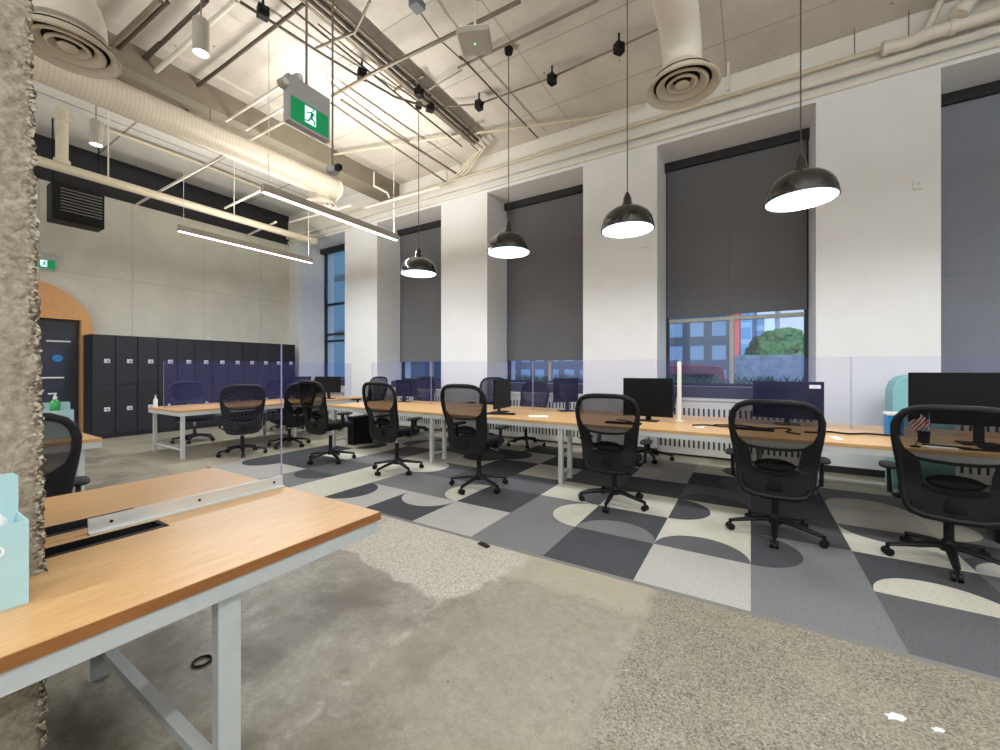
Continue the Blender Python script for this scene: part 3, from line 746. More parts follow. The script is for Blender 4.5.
# ================================================================ pictogram exit signs
def exit_sign(t, w, h, gh, depth, axis=1):
    """face towards +X local; width along Y"""
    gz = .02
    bm = B(); prism(bm, [(-w / 2, gz), (w / 2, gz), (w / 2, gz + gh), (-w / 2, gz + gh)], lambda u, v, q: (depth + .001 + q, u, v), .003)
    f = obj('green_face', bm, M['green'], t)
    bm = B(); s = gh / .17
    def pg(pts): prism(bm, [(-.005 * 0 + x * s, gz + z * s) for x, z in pts], lambda u, v, q: (depth + .0045 + q, u, v), .002)
    pg([(-.045, .03), (.045, .03), (.045, .155), (-.045, .155)])
    obj('white_panel', bm, M['signw'], f)
    bm = B()
    pg2 = lambda pts: prism(bm, [(x * s * 1.15, gz + (.093 + (z - .1) * 1.12) * s) for x, z in pts], lambda u, v, q: (depth + .007 + q, u, v), .002)
    pg2([(.012, .138), (.024, .138), (.024, .150), (.012, .150)])                       # head
    pg2([(-.006, .085), (.012, .08), (.022, .128), (.004, .134)])                       # torso
    pg2([(.012, .118), (.036, .108), (.036, .115), (.014, .130)])                       # front arm
    pg2([(.004, .130), (-.026, .118), (-.024, .106), (-.018, .106), (-.018, .114), (.006, .121)])   # back arm
    pg2([(.012, .092), (.034, .076), (.030, .05), (.022, .05), (.024, .072), (-.002, .082)])        # front leg
    pg2([(-.006, .086), (.006, .082), (-.012, .058), (-.038, .05), (-.040, .058), (-.018, .066)])   # back leg
    obj('running_figure', bm, M['green'], f)
pe = at(308, 131, X=-2.87)
t = thing('exit_sign', 'hanging grey exit sign with green running figure panel near the ceiling', 'exit sign', (-2.9, 1.88, 3.19))
obj('housing', bx(-.03, .03, -.175, .175, 0, .345), M['signbody'], t, bevel=.004)
exit_sign(t, .31, .2, .17, .031)
for ly, lz in ((-.08, .368), (-.19, .27)):
    lb_ = obj('emergency_lamp', tube([(-.03, ly, lz), (.02, ly, lz), (.03, ly, lz)], [.034, .03, .025], seg=18), M['cyl'], t, smooth=True)
    obj('lamp_lens', tube([(.03, ly, lz), (.034, ly, lz)], .021, seg=16), M['whitep'], lb_)
obj('hanger_rod', tube([(0, -.01, .345), (0, -.01, ZC - 3.19)], .009), M['grey_pipe'], t)
t = thing('exit_sign', 'small lit green exit sign on the beige wall above the wooden arch', 'exit sign', (XL + .01, 2.02, 3.28))
obj('housing', bx(-.005, .04, -.17, .17, 0, .33), M['signbody'], t, bevel=.004); exit_sign(t, .3, .2, .17, .041)
p = at(328, 163, z=3.0); 
t = thing('ceiling_sensor', 'grey round sensor hanging on a thin rod just below the exit sign', 'sensor', (-2.93, 2.12, 2.97))
obj('body', rev([(0, 0), (.045, .01), (.055, .035), (.04, .06), (0, .065)]), M['signbody'], t, smooth=True)
obj('rod', tube([(0, 0, .06), (0, 0, ZC - 2.97)], .008), M['grey_pipe'], t)
obj('side_knob', bx(.05, .1, -.02, .02, .02, .06), M['plastic'], t)

# ================================================================ pendant lamps
def pendant(lb, x, y, zr=2.97):
    t = thing('pendant_lamp', lb, 'pendant lamp', (x, y, zr), group='black dome pendants over the window desk')
    prof = [(.288, 0), (.29, .012), (.285, .06), (.268, .12), (.235, .175), (.18, .222), (.11, .25), (.055, .258)]
    inn = [(r - .008, z) for r, z in prof[::-1]]
    sh = obj('shade', rev(prof), M['shade'], t, smooth=True)
    obj('shade_lining', rev([(max(.01, r), z - .004) for r, z in inn]), M['inner'], sh, smooth=True)
    obj('rim', rev([(.286, -.006), (.294, -.004), (.294, .012), (.288, .014)]), M['shade'], sh, smooth=True)
    obj('diffuser', rev([(0, .012), (.28, .012), (.28, .004), (0, .004)]), M['lamp'], t)
    obj('socket', rev([(0, .245), (.06, .25), (.062, .29), (.052, .30), (.045, .36), (.028, .40), (.012, .43), (0, .43)], seg=20), M['shade'], t, smooth=True)
    obj('cord', tube([(0, 0, .42), (0, 0, ZC - zr - .04)], .006), M['dark_pipe'], t)
    obj('canopy', rev([(0, ZC - zr - .07), (.05, ZC - zr - .07), (.06, ZC - zr - .02), (.06, ZC - zr), (0, ZC - zr)], seg=20), M['plastic'], t, smooth=True)
pendant('smallest looking black dome pendant, leftmost of the four', -4.62, 4.95, 2.93)
pendant('black dome pendant hanging from a visible round ceiling canopy, second from the left', -2.79, 4.74, 2.95)
pendant('black dome pendant third from the left, in front of a white pillar', -1.20, 4.71, 2.96)
pendant('largest looking black dome pendant, rightmost, overlapping the broad pillar', .40, 4.74, 2.96)

# ================================================================ linear lights
def linear(lb, X, y0, y1, z):
    t = thing('linear_light', lb, 'ceiling light', (X, (y0 + y1) / 2, z), group='white linear lights'); l = (y1 - y0) / 2
    obj('housing', bx(-.04, .04, -l, l, .006, .105), M['cyl'], t, bevel=.003)
    obj('diffuser', bx(-.03, .03, -l + .01, l - .01, -.004, .0055), M['led'], t)
    for s in (-1, 1):
        obj('hanger_wire', tube([(0, s * (l - .08), .10), (0, s * (l - .08), (5.85 if X < -7 else ZC) - z)], .004), M['white_pipe'], t)
linear('white linear light hanging in front of the beige wall, the lower left one', -8.16, 2.95, 5.39, 3.68)
linear('white linear light hanging in front of the white corner pillar, the upper right one', -5.42, 2.88, 5.25, 3.68)
# cylinder downlights
for (X, Y, z, lb) in ((-5.19, 2.09, 4.87, 'grey cylinder downlight hanging left of the exit sign'), (-8.7, 2.08, 4.87, 'cream cylinder downlight hanging above the black unit heater')):
    t = thing('cylinder_downlight', lb, 'ceiling light', (X, Y, z), group='cylinder downlights')
    obj('body', rev([(0, .02), (.07, .02), (.076, 0), (.078, 0), (.078, .36), (.06, .38), (0, .38)]), M['cyl'], t, smooth=True)
    obj('lens', rev([(0, .004), (.07, .004), (.07, .018), (0, .018)]), M['down'], t)
    obj('cord', tube([(0, 0, .38), (0, 0, (5.85 if X < -7 else ZC) - z)], .008), M['grey_pipe'], t)

# ================================================================ ducts and diffusers
def diffuser(t, x, y, z, R_=.325):
    bm = B()
    for r0, r1, zz in ((1, .80, 0), (.70, .50, .02), (.42, .28, .03)):
        lathe(bm, [(R_ * r0, z + zz + .0), (R_ * r0, z + zz + .012), (R_ * r1, z + zz + .05), (R_ * r1 - .01, z + zz + .045), (R_ * (r0 - .06), z + zz - .006), (R_ * r0, z + zz)], x, y)
    lathe(bm, [(0, z + .012), (R_ * .16, z + .014), (R_ * .2, z + .03), (R_ * .16, z + .045), (0, z + .05)], x, y)
    f = obj('diffuser_rings', bm, M['grille'], t, smooth=True)
    bm = B(); lathe(bm, [(0, z + .085), (R_ * .82, z + .085), (R_ * .82, z + .075), (0, z + .075)], x, y); obj('diffuser_throat', bm, M['void'], f)
    bm = B(); lathe(bm, [(R_ * .8, z + .05), (R_ * .82, z + .09), (.19, z + .16), (.17, z + .19)], x, y); obj('diffuser_cone', bm, M['grille'], f, smooth=True)
def bend(p0, p1, p2, n=8):
    p0, p1, p2 = map(Vector, (p0, p1, p2)); return [((1 - s) ** 2) * p0 + 2 * s * (1 - s) * p1 + s * s * p2 for s in [k / n for k in range(n + 1)]]
t = thing('air_duct', 'white round duct with ringed diffuser, upper right above the third pendant', 'air duct', (-.55, 4.15, 4.01))
diffuser(t, 0, 0, 0)
obj('duct_pipe', tube([(0, 0, .16)] + bend((0, 0, .2), (0, 0, .46), (0, -.35, .50)) + [(0, -7, .50)], .17, seg=28), M['duct2'], t, smooth=True)
t = thing('air_duct', 'wide white duct with large ringed diffuser at the top left corner', 'air duct', (-4.75, .97, 3.97))
diffuser(t, 0, 0, 0)
obj('duct_pipe', tube([(0, 0, .16)] + bend((0, 0, .2), (0, 0, .46), (0, -.35, .50)) + [(0, -4.5, .50)], .235, seg=28), M['duct2'], t, smooth=True)
t = thing('air_duct', 'long cream spiral duct running from the column towards the corner window', 'air duct', (-7.05, 5.16, 4.93))
obj('duct_pipe', tube([(0, -6.5, 0), (0, 0, 0)], .205, seg=32), M['duct'], t, smooth=True)
obj('end_collar', tube([(0, -.03, 0), (0, .03, 0)], .212, seg=32), M['duct2'], t, smooth=True)
obj('outlet_pipe', tube([(-.05, -.3, -.19), (-.05, -.3, -.22)], .17, seg=24), M['duct2'], t, smooth=True)
diffuser(t, -.05, -.3 + .0, -.40)
for yy in (-4.4, -2.2):
    obj('hanger_strap', tube([(0, yy, .2), (0, yy, .42)], .008), M['grey_pipe'], t)

# ================================================================ pipes
def pipe(pts, r, m, lb, cat='pipe', name='ceiling_pipe', group=None, seg=10):
    pts = [Vector(p) for p in pts]; bm = B(); sweep(bm, [p - pts[0] for p in pts], r, seg=seg)
    o = obj(name, bm, M[m], loc=pts[0], smooth=True); tag(o, lb, cat, group); return o
def cpipe(px, z, r, m, lb, **k): return pipe([at(x, y, z=z if not isinstance(z, (list, tuple)) else z[i]) for i, (x, y) in enumerate(px)], r, m, lb, **k)
t = thing('main_pipe', 'thick cream pipe running under the black band of the left wall, with an upright branch', 'pipe', (-9.4, 1.0, 4.6))
obj('pipe_run', tube([(0, -2, 0), (0, 5.2, 0)], .075, seg=18), M['cream_pipe'], t, smooth=True)
obj('pipe_end', tube([(0, 5.2, 0), (0, 5.3, 0)], .09, seg=18), M['cream_pipe'], t, smooth=True)
pb = at(62, 160, X=-9.4)
for yy in (-1.5, 1.4, 3.4): obj('hanger_rod', tube([(0, yy, .07), (0, yy, 1.25)], .01), M['white_pipe'], t)
obj('branch_pipe', tube([(0, pb.y - 1, 0), (0, pb.y - 1, .95)], .075, seg=16), M['cream_pipe'], t, smooth=True)
for zz in (.05, .75): obj('pipe_collar', tube([(0, pb.y - 1, zz), (0, pb.y - 1, zz + .07)], .1, seg=16), M['cream_pipe'], t, smooth=True)
# cross branches at about z 4.7 from the main pipe
for k, (a, b, lb) in enumerate([((137, 204), (223, 156), 'thin white pipe crossing under the left ceiling in front of the black band'),
                                ((225, 208), (262, 190), 'short white pipe left of the upper linear light'),
                                ((246, 236), (276, 222), 'short white pipe just left of the corner above the lower linear light')]):
    q0 = at(*a, z=4.72); q1 = at(*b, z=4.72)
    pipe([q0, q1], .022, 'white_pipe', lb, group='white cross pipes')
cpipe([(105, 129), (190, 160), (263, 189)], 5.75, .035, 'cream_pipe', 'thin cream pipe running lengthwise under the white panel ceiling')
pipe([at(290, 222, X=-9.9), at(320, 214, X=-8.7), at(352, 205, X=-7.4)], .03, 'white_pipe', 'white pipe slanting above the leftmost blue window')
CG = 'thin pipes crossing the ceiling'
data = [
 ([(226, 121), (285, 83)], 5.35, .022, 'white_pipe', 'topmost of three white pipe ends left of the exit sign'),
 ([(246, 130), (288, 105)], 5.35, .02, 'white_pipe', 'middle one of three white pipe ends left of the exit sign'),
 ([(250, 140), (300, 113)], 5.35, .022, 'white_pipe', 'lowest of three white pipe ends left of the exit sign'),
 ([(332, 96), (373, 73), (480, 21), (520, 1)], 5.45, .024, 'grey_pipe', 'grey pipe crossing the ceiling from the exit sign to the white access point'),
 ([(140, 64), (207, 0)], 5.6, .024, 'dark_pipe', 'dark conduit passing just left of the grey cylinder downlight'),
 ([(140, 86), (193, 38), (236, 0)], 5.5, .028, 'white_pipe', 'white pipe passing behind the grey cylinder downlight'),
 ([(341, 100), (395, 135), (470, 182)], 5.45, .022, 'grey_pipe', 'upper of the two parallel pipes running from the exit sign to the windows'),
 ([(331, 103), (385, 141), (452, 186)], 5.4, .018, 'grey_pipe', 'lower of the two parallel pipes running from the exit sign to the windows'),
 ([(318, 157), (440, 138), (590, 118), (646, 104)], 5.6, .02, 'cream_pipe', 'long thin cream pipe slanting across the far ceiling to the round diffuser'),
 ([(458, 68), (598, 0)], 5.62, .018, 'grey_pipe', 'conduit carrying the round canopy of the second pendant'),
 ([(460, 56), (538, 138)], 5.6, .012, 'dark_pipe', 'dark cable running from the white access point to the window wall'),
 ([(240, 2), (280, 27), (322, 54), (360, 77), (395, 97), (430, 108)], 5.6, .018, 'dark_pipe', 'dark lighting conduit with joints passing above the exit sign'),
 ([(430, 108), (479, 104), (548, 79), (619, 47), (700, 10)], 5.6, .014, 'grey_pipe', 'grey conduit linking the small black boxes on the ceiling'),
 ([(318, 24), (352, 52), (405, 92), (432, 112)], 5.6, .01, 'dark_pipe', 'black cable beside the thick conduit bundle'),
 ([(316, 48), (355, 32), (370, 1)], 5.5, .016, 'grey_pipe', 'short grey pipe crossing over the thick conduit bundle'),
 ([(428, 90), (462, 70)], 5.6, .012, 'grey_pipe', 'short conduit right of the thick conduit bundle'),
 ([(417, 8), (440, 40), (462, 60)], 5.55, .008, 'dark_pipe', 'loose dark cable from the grey ceiling box to the access point'),
]
for px, z, r, mm, lb in data: cpipe(px, z, r, mm, lb, group=CG)
q = [at(304, 4, z=5.6), at(220, 69, z=5.6), at(188, 93, z=5.6)]; e = at(184, 113, z=5.1); q.append(Vector((q[2].x - .05, q[2].y, 5.2)))
pipe(q, .022, 'dark_pipe', 'dark conduit right of the grey cylinder downlight bending down over the duct', group=CG)
q = [at(160, 43, z=5.6), at(133, 69, z=5.6)]; q.append(Vector((q[1].x - .03, q[1].y, 5.2)))
pipe(q, .024, 'dark_pipe', 'dark conduit bending down beside the large ringed diffuser', group=CG)
cpipe([(109, 48), (160, 0)], 5.55, .03, 'grey_pipe', 'upper of two grey pipes right of the large ringed diffuser', group=CG)
cpipe([(115, 52), (168, 2)], 5.55, .022, 'dark_pipe', 'lower of two pipes right of the large ringed diffuser', group=CG)
# conduit bundle
t = thing('conduit_bundle', 'thick bundle of grey conduits crossing the ceiling right of the exit sign', 'conduit', (-4.25, 2, 5.55))
for k, (dx, dz_, r, m_) in enumerate(((0, 0, .035, 'grey_pipe'), (.08, .02, .028, 'dark_pipe'), (-.08, .03, .02, 'grey_pipe'), (.15, .05, .018, 'grey_pipe'), (-.3, .03, .014, 'dark_pipe'))):
    obj('conduit', tube([(dx + .18, -5.5, dz_), (dx, 0, dz_), (dx - .1, 4.15, dz_)], r, seg=8), M[m_], t, smooth=True)
bm = B()
for yy in (-1, .8, 2.4, 3.8): box(bm, -.36, .22, yy, yy + .03, .05, .08); box(bm, -.1, -.085, yy, yy + .02, .08, .155)
obj('support_bracket', bm, M['grey_pipe'], t)
e = [Vector((-4.2, 6.1, 5.55)), Vector((-4.35, 6.3, 5.5)), Vector((-4.9, 6.72, 5.34))]
for k in range(3):
    pipe([Vector((-4.2 - .12 * k, 6.12, 5.56)), Vector((-4.2 - .12 * k, 6.3 + .04 * k, 5.54)), Vector((-4.85 - .16 * k, 6.66, 5.38)), Vector((-5.1 - .16 * k, 6.72, 5.35))], .016, 'cream_pipe', ['topmost', 'middle', 'lowest'][k] + ' of three bent cream conduits between the bundle end and the window wall', group='bent conduits at the bundle end')
# wall pipes
pipe([(-9, YW - .12, 5.35), (1.40, YW - .12, 5.35)], .03, 'cream_pipe', 'cream pipe running along the cornice above the windows', name='wall_pipe')
pipe([(-9, YW - .13, 5.13), (XR, YW - .13, 5.13)], .014, 'white_pipe', 'thin white conduit along the cornice just above the window heads', name='wall_pipe')
t = thing('wall_pipe', 'thick white pipe with elbows at the upper right corner of the window wall', 'pipe', (1.66, YW - .2, 5.3))
obj('pipe_run', tube([(-.25, .05, .02)] + bend((-.2, .05, .02), (.0, .04, -.02), (.05, .0, .0), 4) + [(.3, 0, 0), (4, 0, 0)], .07, seg=16), M['white_pipe'], t, smooth=True)
obj('upper_pipe', tube([(.35, -.1, .1)] + bend((.4, -.1, .15), (.5, -.1, .3), (.8, -.05, .3), 6) + [(4, -.05, .3)], .07, seg=16), M['white_pipe'], t, smooth=True)
obj('stub_pipe', tube([(.1, 0, .05), (.22, 0, .35)], .035, seg=12), M['white_pipe'], t, smooth=True)
for q0, q1 in (((-.28, .05, .02), (-.22, .05, .02)), ((.33, -.1, .06), (.36, -.1, .11)), ((.28, 0, 0), (.34, 0, 0))): obj('flange', tube([q0, q1], .085, seg=16), M['white_pipe'], t, smooth=True)
p = at(728, 60, Y=6.5)
pipe([Vector((p.x, 6.6, 5.32)), Vector((p.x, 6.6, ZC))], .022, 'white_pipe', 'short upright white pipe beside the round diffuser above the fourth bay')
for x, lb in ((856, 'left'), (911, 'right')):
    p = at(x, 30, Y=6.7); pipe([Vector((p.x, 6.78, 5.36)), Vector((p.x, 6.78, ZC))], .006, 'grey_pipe', 'thin hanger rod on the cornice pipe, the %s one above the broad pillar' % lb, name='hanger_rod')
p = at(374, 172, z=5.6)
pipe([p, p + Vector((0, 0, -.3)), p + Vector((.25, .15, -.45)), p + Vector((.25, .2, -.55))], .02, 'white_pipe', 'bent white drop pipe below the far ceiling, left of the smallest pendant cord')
pipe([at(365, 208, X=-6.9), at(440, 187, X=-5.4)], .03, 'white_pipe', 'bright white pipe running above the smallest pendant lamp')

# small black ceiling boxes (spot heads)
for x, y, lb in ((263, 12, 'black spot box on the dark conduit above left of the exit sign'), (362, 74, 'black spot box on the dark conduit right of the exit sign'), (419, 92, 'black spot box at the left side of the conduit bundle, the upper one'),
                 (430, 107, 'black spot box at the left side of the conduit bundle, the lower one'), (479, 105, 'black spot box between the conduit bundle and the second pendant cord'),
                 (552, 79, 'black spot box right of the second pendant cord'), (619, 48, 'black spot box just left of the third pendant cord')):
    p = at(x, y, z=5.52); t = thing('ceiling_spot', lb, 'spot light', p, math.radians(random.uniform(-40, 40)), 'small black spots on the ceiling')
    obj('head', bx(-.05, .05, -.06, .06, -.07, .06), M['plastic'], t, bevel=.01)
    obj('mount', tube([(0, 0, .06), (0, 0, ZC - 5.52)], .014), M['plastic'], t)
    bm = B(); sweep(bm, [(.05, 0, 0), (.085, 0, .01)], .022, seg=10); obj('knuckle', bm, M['plastic'], t)
p = at(417, 6, z=5.5)
t = thing('junction_box', 'grey junction box on the ceiling at the top edge of the photo', 'junction box', p)
obj('box_body', bx(-.07, .07, -.07, .07, -.03, .05), mat('blue_grey_box', (120, 126, 132), .5), t, bevel=.01); obj('mount', tube([(0, 0, .05), (0, 0, ZC - 5.5)], .012), M['grey_pipe'], t)
p = at(475, 44, z=4.75)
t = thing('access_point', 'square white access point with tiny green light hanging on a rod', 'access point', p, R(25))
obj('housing', bx(-.17, .17, -.17, .17, 0, .06), M['cyl'], t, bevel=.02); obj('top_plate', bx(-.15, .15, -.15, .15, .06, .075), M['whitep'], t)
obj('status_light', bx(-.008, .008, -.008, .008, -.003, .001), emit('green_led', (90, 230, 150), 2), t)
obj('rod', tube([(0, 0, .07), (0, 0, ZC - 4.749)], .014), M['white_pipe'], t)
# heater
t = thing('unit_heater', 'black louvred unit heater hanging high in front of the beige wall', 'heater', (-10.6, 2.27, 4.02))
obj('case', bx(-.2, .18, -.34, .34, 0, .66), M['plastic'], t, bevel=.01)
bm = B()
for k in range(8): box(bm, .18, .215, -.24, .3, .17 + k * .055, .18 + k * .055)
obj('louvre', bm, mat('louvre_edge', (150, 148, 146), .4, .5), t)
bm = B()
for k in range(5): box(bm, .18, .2, -.3, .3, .02 + k * .022, .028 + k * .022)
obj('lower_grille', bm, M['lockerframe'], t)
for s in (-.3, .3): obj('hanger_rod', tube([(0, s, .66), (0, s, 5.85 - 4.02)], .012), M['plastic'], t)

# ================================================================ desk items
def monitor(lb, x, y, w, h, rz, zb=.86, sticker=False, lift=0):
    t = thing('monitor', lb, 'monitor', (x, y, .7405), rz, 'black monitors')
    z0 = zb - .7405
    obj('screen', bx(-w / 2, w / 2, -.012, .012, z0, z0 + h), M['screen'], t, bevel=.005)
    obj('rear_housing', bx(-w * .3, w * .3, .012, .045, z0 + h * .2, z0 + h * .75), M['plastic'], t, bevel=.01)
    obj('stand_neck', bx(-.03, .03, .045, .065, .01, z0 + h * .5), M['plastic'], t)
    obj('stand_foot', bx(-.12, .12, -.06, .13, 0, .012), M['plastic'], t, bevel=.004)
    if sticker: obj('sticker', bx(w / 2 - .13, w / 2 - .03, -.015, -.0125, z0 + h - .075, z0 + h - .035), M['whitep'], t)
    return t
p = at(649, 420, z=.74)
monitor('small black monitor on a stand, left of the white post', -1.06, 5.1, .575, .46, R(0), .80)
monitor('dark monitor with a white sticker behind the acrylic screen, above the fifth near chair', at(787, 400, Y=5.62).x, 5.62, .66, .42, R(-2), .81, sticker=True)
monitor('large black monitor at the right edge of the photo', 1.62, 4.93, .88, .44, R(0), .90)
monitor('slim looking black monitor seen edge-on on the window desk', -3.08, 5.05, .5, .42, R(93), .80)
monitor('tinted monitor on the far side of the window desk, left of the pillar', -2.37, 5.72, .4, .36, R(225), .87)
monitor('tinted dark monitor at the window end of the left bench', -7.62, 5.4, .55, .34, R(30), .87)
monitor('tinted monitor furthest left beside the lockers on the left bench', -8.2, 5.1, .5, .34, R(60), .87)
monitor('tinted monitor behind the acrylic screen between the second and third near chairs', -5.7, 5.75, .5, .32, R(185), .84)
# keyboards
for x, y, a, lb in ((-1.25, 4.72, 5, 'black keyboard in front of the small black monitor'), (.0, 4.95, -4, 'black keyboard seen through the fifth near chair'), (1.75, 4.74, 3, 'black keyboard seen through the chair at the right edge'), (-2.95, 4.8, 20, 'black keyboard at the foot of the slim looking monitor')):
    t = thing('keyboard', lb, 'keyboard', (x, y, .7405), R(a), 'black keyboards on the window desk')
    obj('keyboard_body', bx(-.2, .2, -.06, .06, 0, .015), M['plastic'], t, bevel=.004)
    bm = B()
    for i in range(14):
        for j in range(4): box(bm, -.187 + i * .027, -.165 + i * .027, -.05 + j * .026, -.03 + j * .026, .015, .02)
    o = obj('keys', bm, M['rubber'], t); o['kind'] = 'stuff'
def cable(pts, lb, z=.746, r=.005, m='rubber'):
    ps = [Vector((x, y, .742 + r)) for x, y in pts]; out = []
    for i in range(len(ps) - 1):
        a = ps[max(0, i - 1)]; b = ps[i]; c = ps[i + 1]; d = ps[min(len(ps) - 1, i + 2)]
        for k in range(6):
            s = k / 6; out.append(.5 * ((2 * b) + (c - a) * s + (2 * a - 5 * b + 4 * c - d) * s * s + (-a + 3 * b - 3 * c + d) * s ** 3))
    out.append(ps[-1]); bm = B(); sweep(bm, [q - out[0] for q in out], r, seg=8); o = obj('cable', bm, M[m], loc=out[0], smooth=True); tag(o, lb, 'cable', 'loose black cables'); return o
cable([(.45, 4.98), (.55, 5.0), (.65, 5.12), (.8, 5.05), (.95, 5.15), (1.15, 5.12)], 'black cable lying on the desk left of the blue and white box', r=.009)
cable([(-.35, 5.1), (-.1, 5.2), (.1, 5.08), (.3, 5.2), (.35, 5.1), (.3, 4.9), (.4, 4.8)], 'tangled black cable behind the fifth near chair', r=.007)
cable([(-.55, 4.95), (-.4, 5.05), (-.25, 4.98), (-.18, 5.12)], 'short black cable right of the white post', r=.007)
cable([(1.2, 4.68), (1.45, 4.62), (1.4, 4.58), (1.7, 4.6), (1.9, 4.66), (2.2, 4.6)], 'tangled black cable seen through the chair at the right edge', r=.008)
cable([(-1.4, 5.0), (-1.2, 4.9), (-1.3, 4.8)], 'black cable beside the keyboard of the small monitor', r=.006)
p = at(448, 1, z=5); 
for x, y, w, d, a, lb in ((-.47, 4.86, .08, .06, 20, 'small crumpled white paper right of the white post'), (-2.4, 4.85, .25, .18, 35, 'thin white sheet lying between the slim monitor and the fourth near chair'), (.66, 4.75, .06, .2, 5, 'white strip lying on the desk under the screen joint right of the fifth near chair'), (1.3, 4.62, .2, .12, 10, 'white paper on the desk under the striped flag')):  # second entry is a plain thin white rectangle on the desktop
    o = obj('paper', bx(-w / 2, w / 2, -d / 2, d / 2, 0, .004), M['tissue'], loc=(x, y, .741), rot=(0, 0, R(a))); tag(o, lb, 'paper')
# blue and white box
p = at(893, 434, z=.74)
t = thing('desk_organizer', 'bright blue desk organizer with a white lid on the window desk', 'organizer', (p.x - .01, p.y - .06, .7405))
bm = B(); box(bm, -.055, -.035, -.07, .07, 0, .19); box(bm, .035, .055, -.07, .07, 0, .19); box(bm, -.035, .035, .05, .07, 0, .19); box(bm, -.035, .035, -.07, .05, .15, .19)
obj('body', bm, M['blue'], t); obj('lid', bx(-.062, .12, -.075, .075, .19, .215), M['whitep'], t, bevel=.004)
p = at(913, 425, z=.74)
t = thing('pen_cup', 'dark pen cup with blue and white pens beside the large monitor', 'pen cup', (1.26, 4.86, .7405))
obj('cup', rev([(0, 0), (.035, 0), (.04, .1), (.036, .1), (.032, .005), (0, .005)]), M['plastic'], t, smooth=True)
for k in range(4): obj('pen', tube([(.01 * math.cos(k * 2), .01 * math.sin(k * 2), .01), (.035 * math.cos(k * 2), .03 * math.sin(k * 2), .2 + .02 * k)], .0045), M['blue'] if k % 2 else M['whitep'], t)
# small flag
t = thing('desk_flag', 'small red and white striped flag leaning on the window desk, seen through the right chair', 'flag', (1.13, 4.55, .7405))
obj('flag_stand', rev([(0, 0), (.03, 0), (.03, .01), (.006, .015), (0, .015)]), M['plastic'], t)
obj('flag_pole', tube([(0, 0, .01), (.09, 0, .30)], .003), M['plastic'], t)
m, nt, b = newmat('flag_stripes'); N = NT(nt); tc = nt.nodes.new('ShaderNodeTexCoord'); sp = nt.nodes.new('ShaderNodeSeparateXYZ'); nt.links.new(tc.outputs['Object'], sp.inputs[0])
dd = N.m('ADD', N.m('MULTIPLY', sp.outputs[0], -.82), N.m('MULTIPLY', sp.outputs[2], .57 * -1))
dd = N.m('SUBTRACT', N.m('MULTIPLY', sp.outputs[0], .82), N.m('MULTIPLY', sp.outputs[2], .57))
st = N.m('GREATER_THAN', N.m('FRACT', N.m('DIVIDE', N.m('ADD', dd, 5), .022)), .5)
nt.links.new(N.mix(st, srgb((225, 215, 210)), srgb((176, 40, 42))), b.inputs['Base Color']); b.inputs['Roughness'].default_value = .8
bm = B(); g = [[bm.verts.new((-.045 + .12 * i / 8 * .82 + .07 * j / 4 * .6, .006 * math.sin(i * 1.1), .17 - .12 * i / 8 * -.45 + .0 + .09 * (-j) / 4 * .8 + .03)) for i in range(9)] for j in range(5)]
for j in range(4):
    for i in range(8): bm.faces.new((g[j][i], g[j][i + 1], g[j + 1][i + 1], g[j + 1][i]))
o = obj('flag_cloth', bm, m, t); sm = o.modifiers.new('thick', 'SOLIDIFY'); sm.thickness = .002
# teal cabinet
bm = B(); pr = [(-.25, 0), (.25, 0), (.25, 1.22), (.22, 1.27), (.17, 1.29), (-.1, 1.29), (-.17, 1.27), (-.22, 1.22), (-.25, 1.12)]
t = thing('teal_cabinet', 'tall teal cabinet with rounded top standing between the window desk and the broad pillar', 'cabinet', (1.62, 6.42, .0085))
prism(bm, pr, lambda u, v, w: (u, w - .15, v), .3); obj('body', bm, M['tealb'], t, bevel=.01)
bm = B(); box(bm, -.1, .1, -.157, -.151, .9, .915); box(bm, -.1, .1, -.157, -.151, 1.02, 1.035); obj('handle', bm, M['plastic'], t)
obj('knob', rev([(0, 1.29), (.02, 1.29), (.02, 1.32), (0, 1.33)], seg=12), M['whitep'], t)
# tissue boxes
def card_box(lb, x, y, hb, hh, lx, ly):
    t = thing('card_holder', lb, 'box', (x, y, .7405))
    bm = B(); w = .004
    box(bm, 0, w, 0, ly, 0, hb); box(bm, -lx + w, 0, ly - w, ly, 0, hb); box(bm, -lx + w, 0, 0, w, 0, hb); box(bm, -lx + w, 0, w, ly - w, 0, .004)
    obj('box_wall', bm, M['teal'], t)
    bm = B(); prism(bm, [(0, 0), (ly, 0), (ly, hh - .01), (ly - .01, hh), (0, hh)], lambda u, v, q: (-lx + q, u, v), w); obj('back_panel', bm, M['teal'], t)
    obj('white_liner', bx(-lx + .006, -.006, .006, ly - .006, .01, hb - .03), M['tissue'], t)
    return t
t = card_box('pale teal cardboard holder on the foreground desk in front of the column', -1.66, -.04, .222, .335, .125, .304)
bm = B(); lathe(bm, [(.012, 0), (.017, 0), (.017, .001), (.012, .001), (.012, 0)], seg=24)
bmesh.ops.rotate(bm, verts=bm.verts, cent=(0, 0, 0), matrix=Matrix.Rotation(PI / 2, 3, 'Y')); bmesh.ops.translate(bm, verts=bm.verts, vec=(.005, .245, .155)); obj('round_mark', bm, M['whitep'], t)
bm = B(); sweep(bm, [(.004, .248, .03), (.0052, .248, .03)], .003, seg=10); obj('dot_mark', bm, M['plastic'], t)
bm = B(); 
for k in range(3): ell(bm, (-.06 + .01 * k, .2 + .02 * k, .215), .03, .035, .035, 10, 8)
obj('tissue', bm, M['tissue'], t, smooth=True)
t = card_box('pale teal cardboard holder on the hidden bench beside the sanitizer bottle', -5.4, .72, .25, .32, .125, .42)
t = thing('sanitizer_bottle', 'pump bottle of green hand sanitizer with white top behind the column', 'bottle', (-5.46, 1.03, .97))
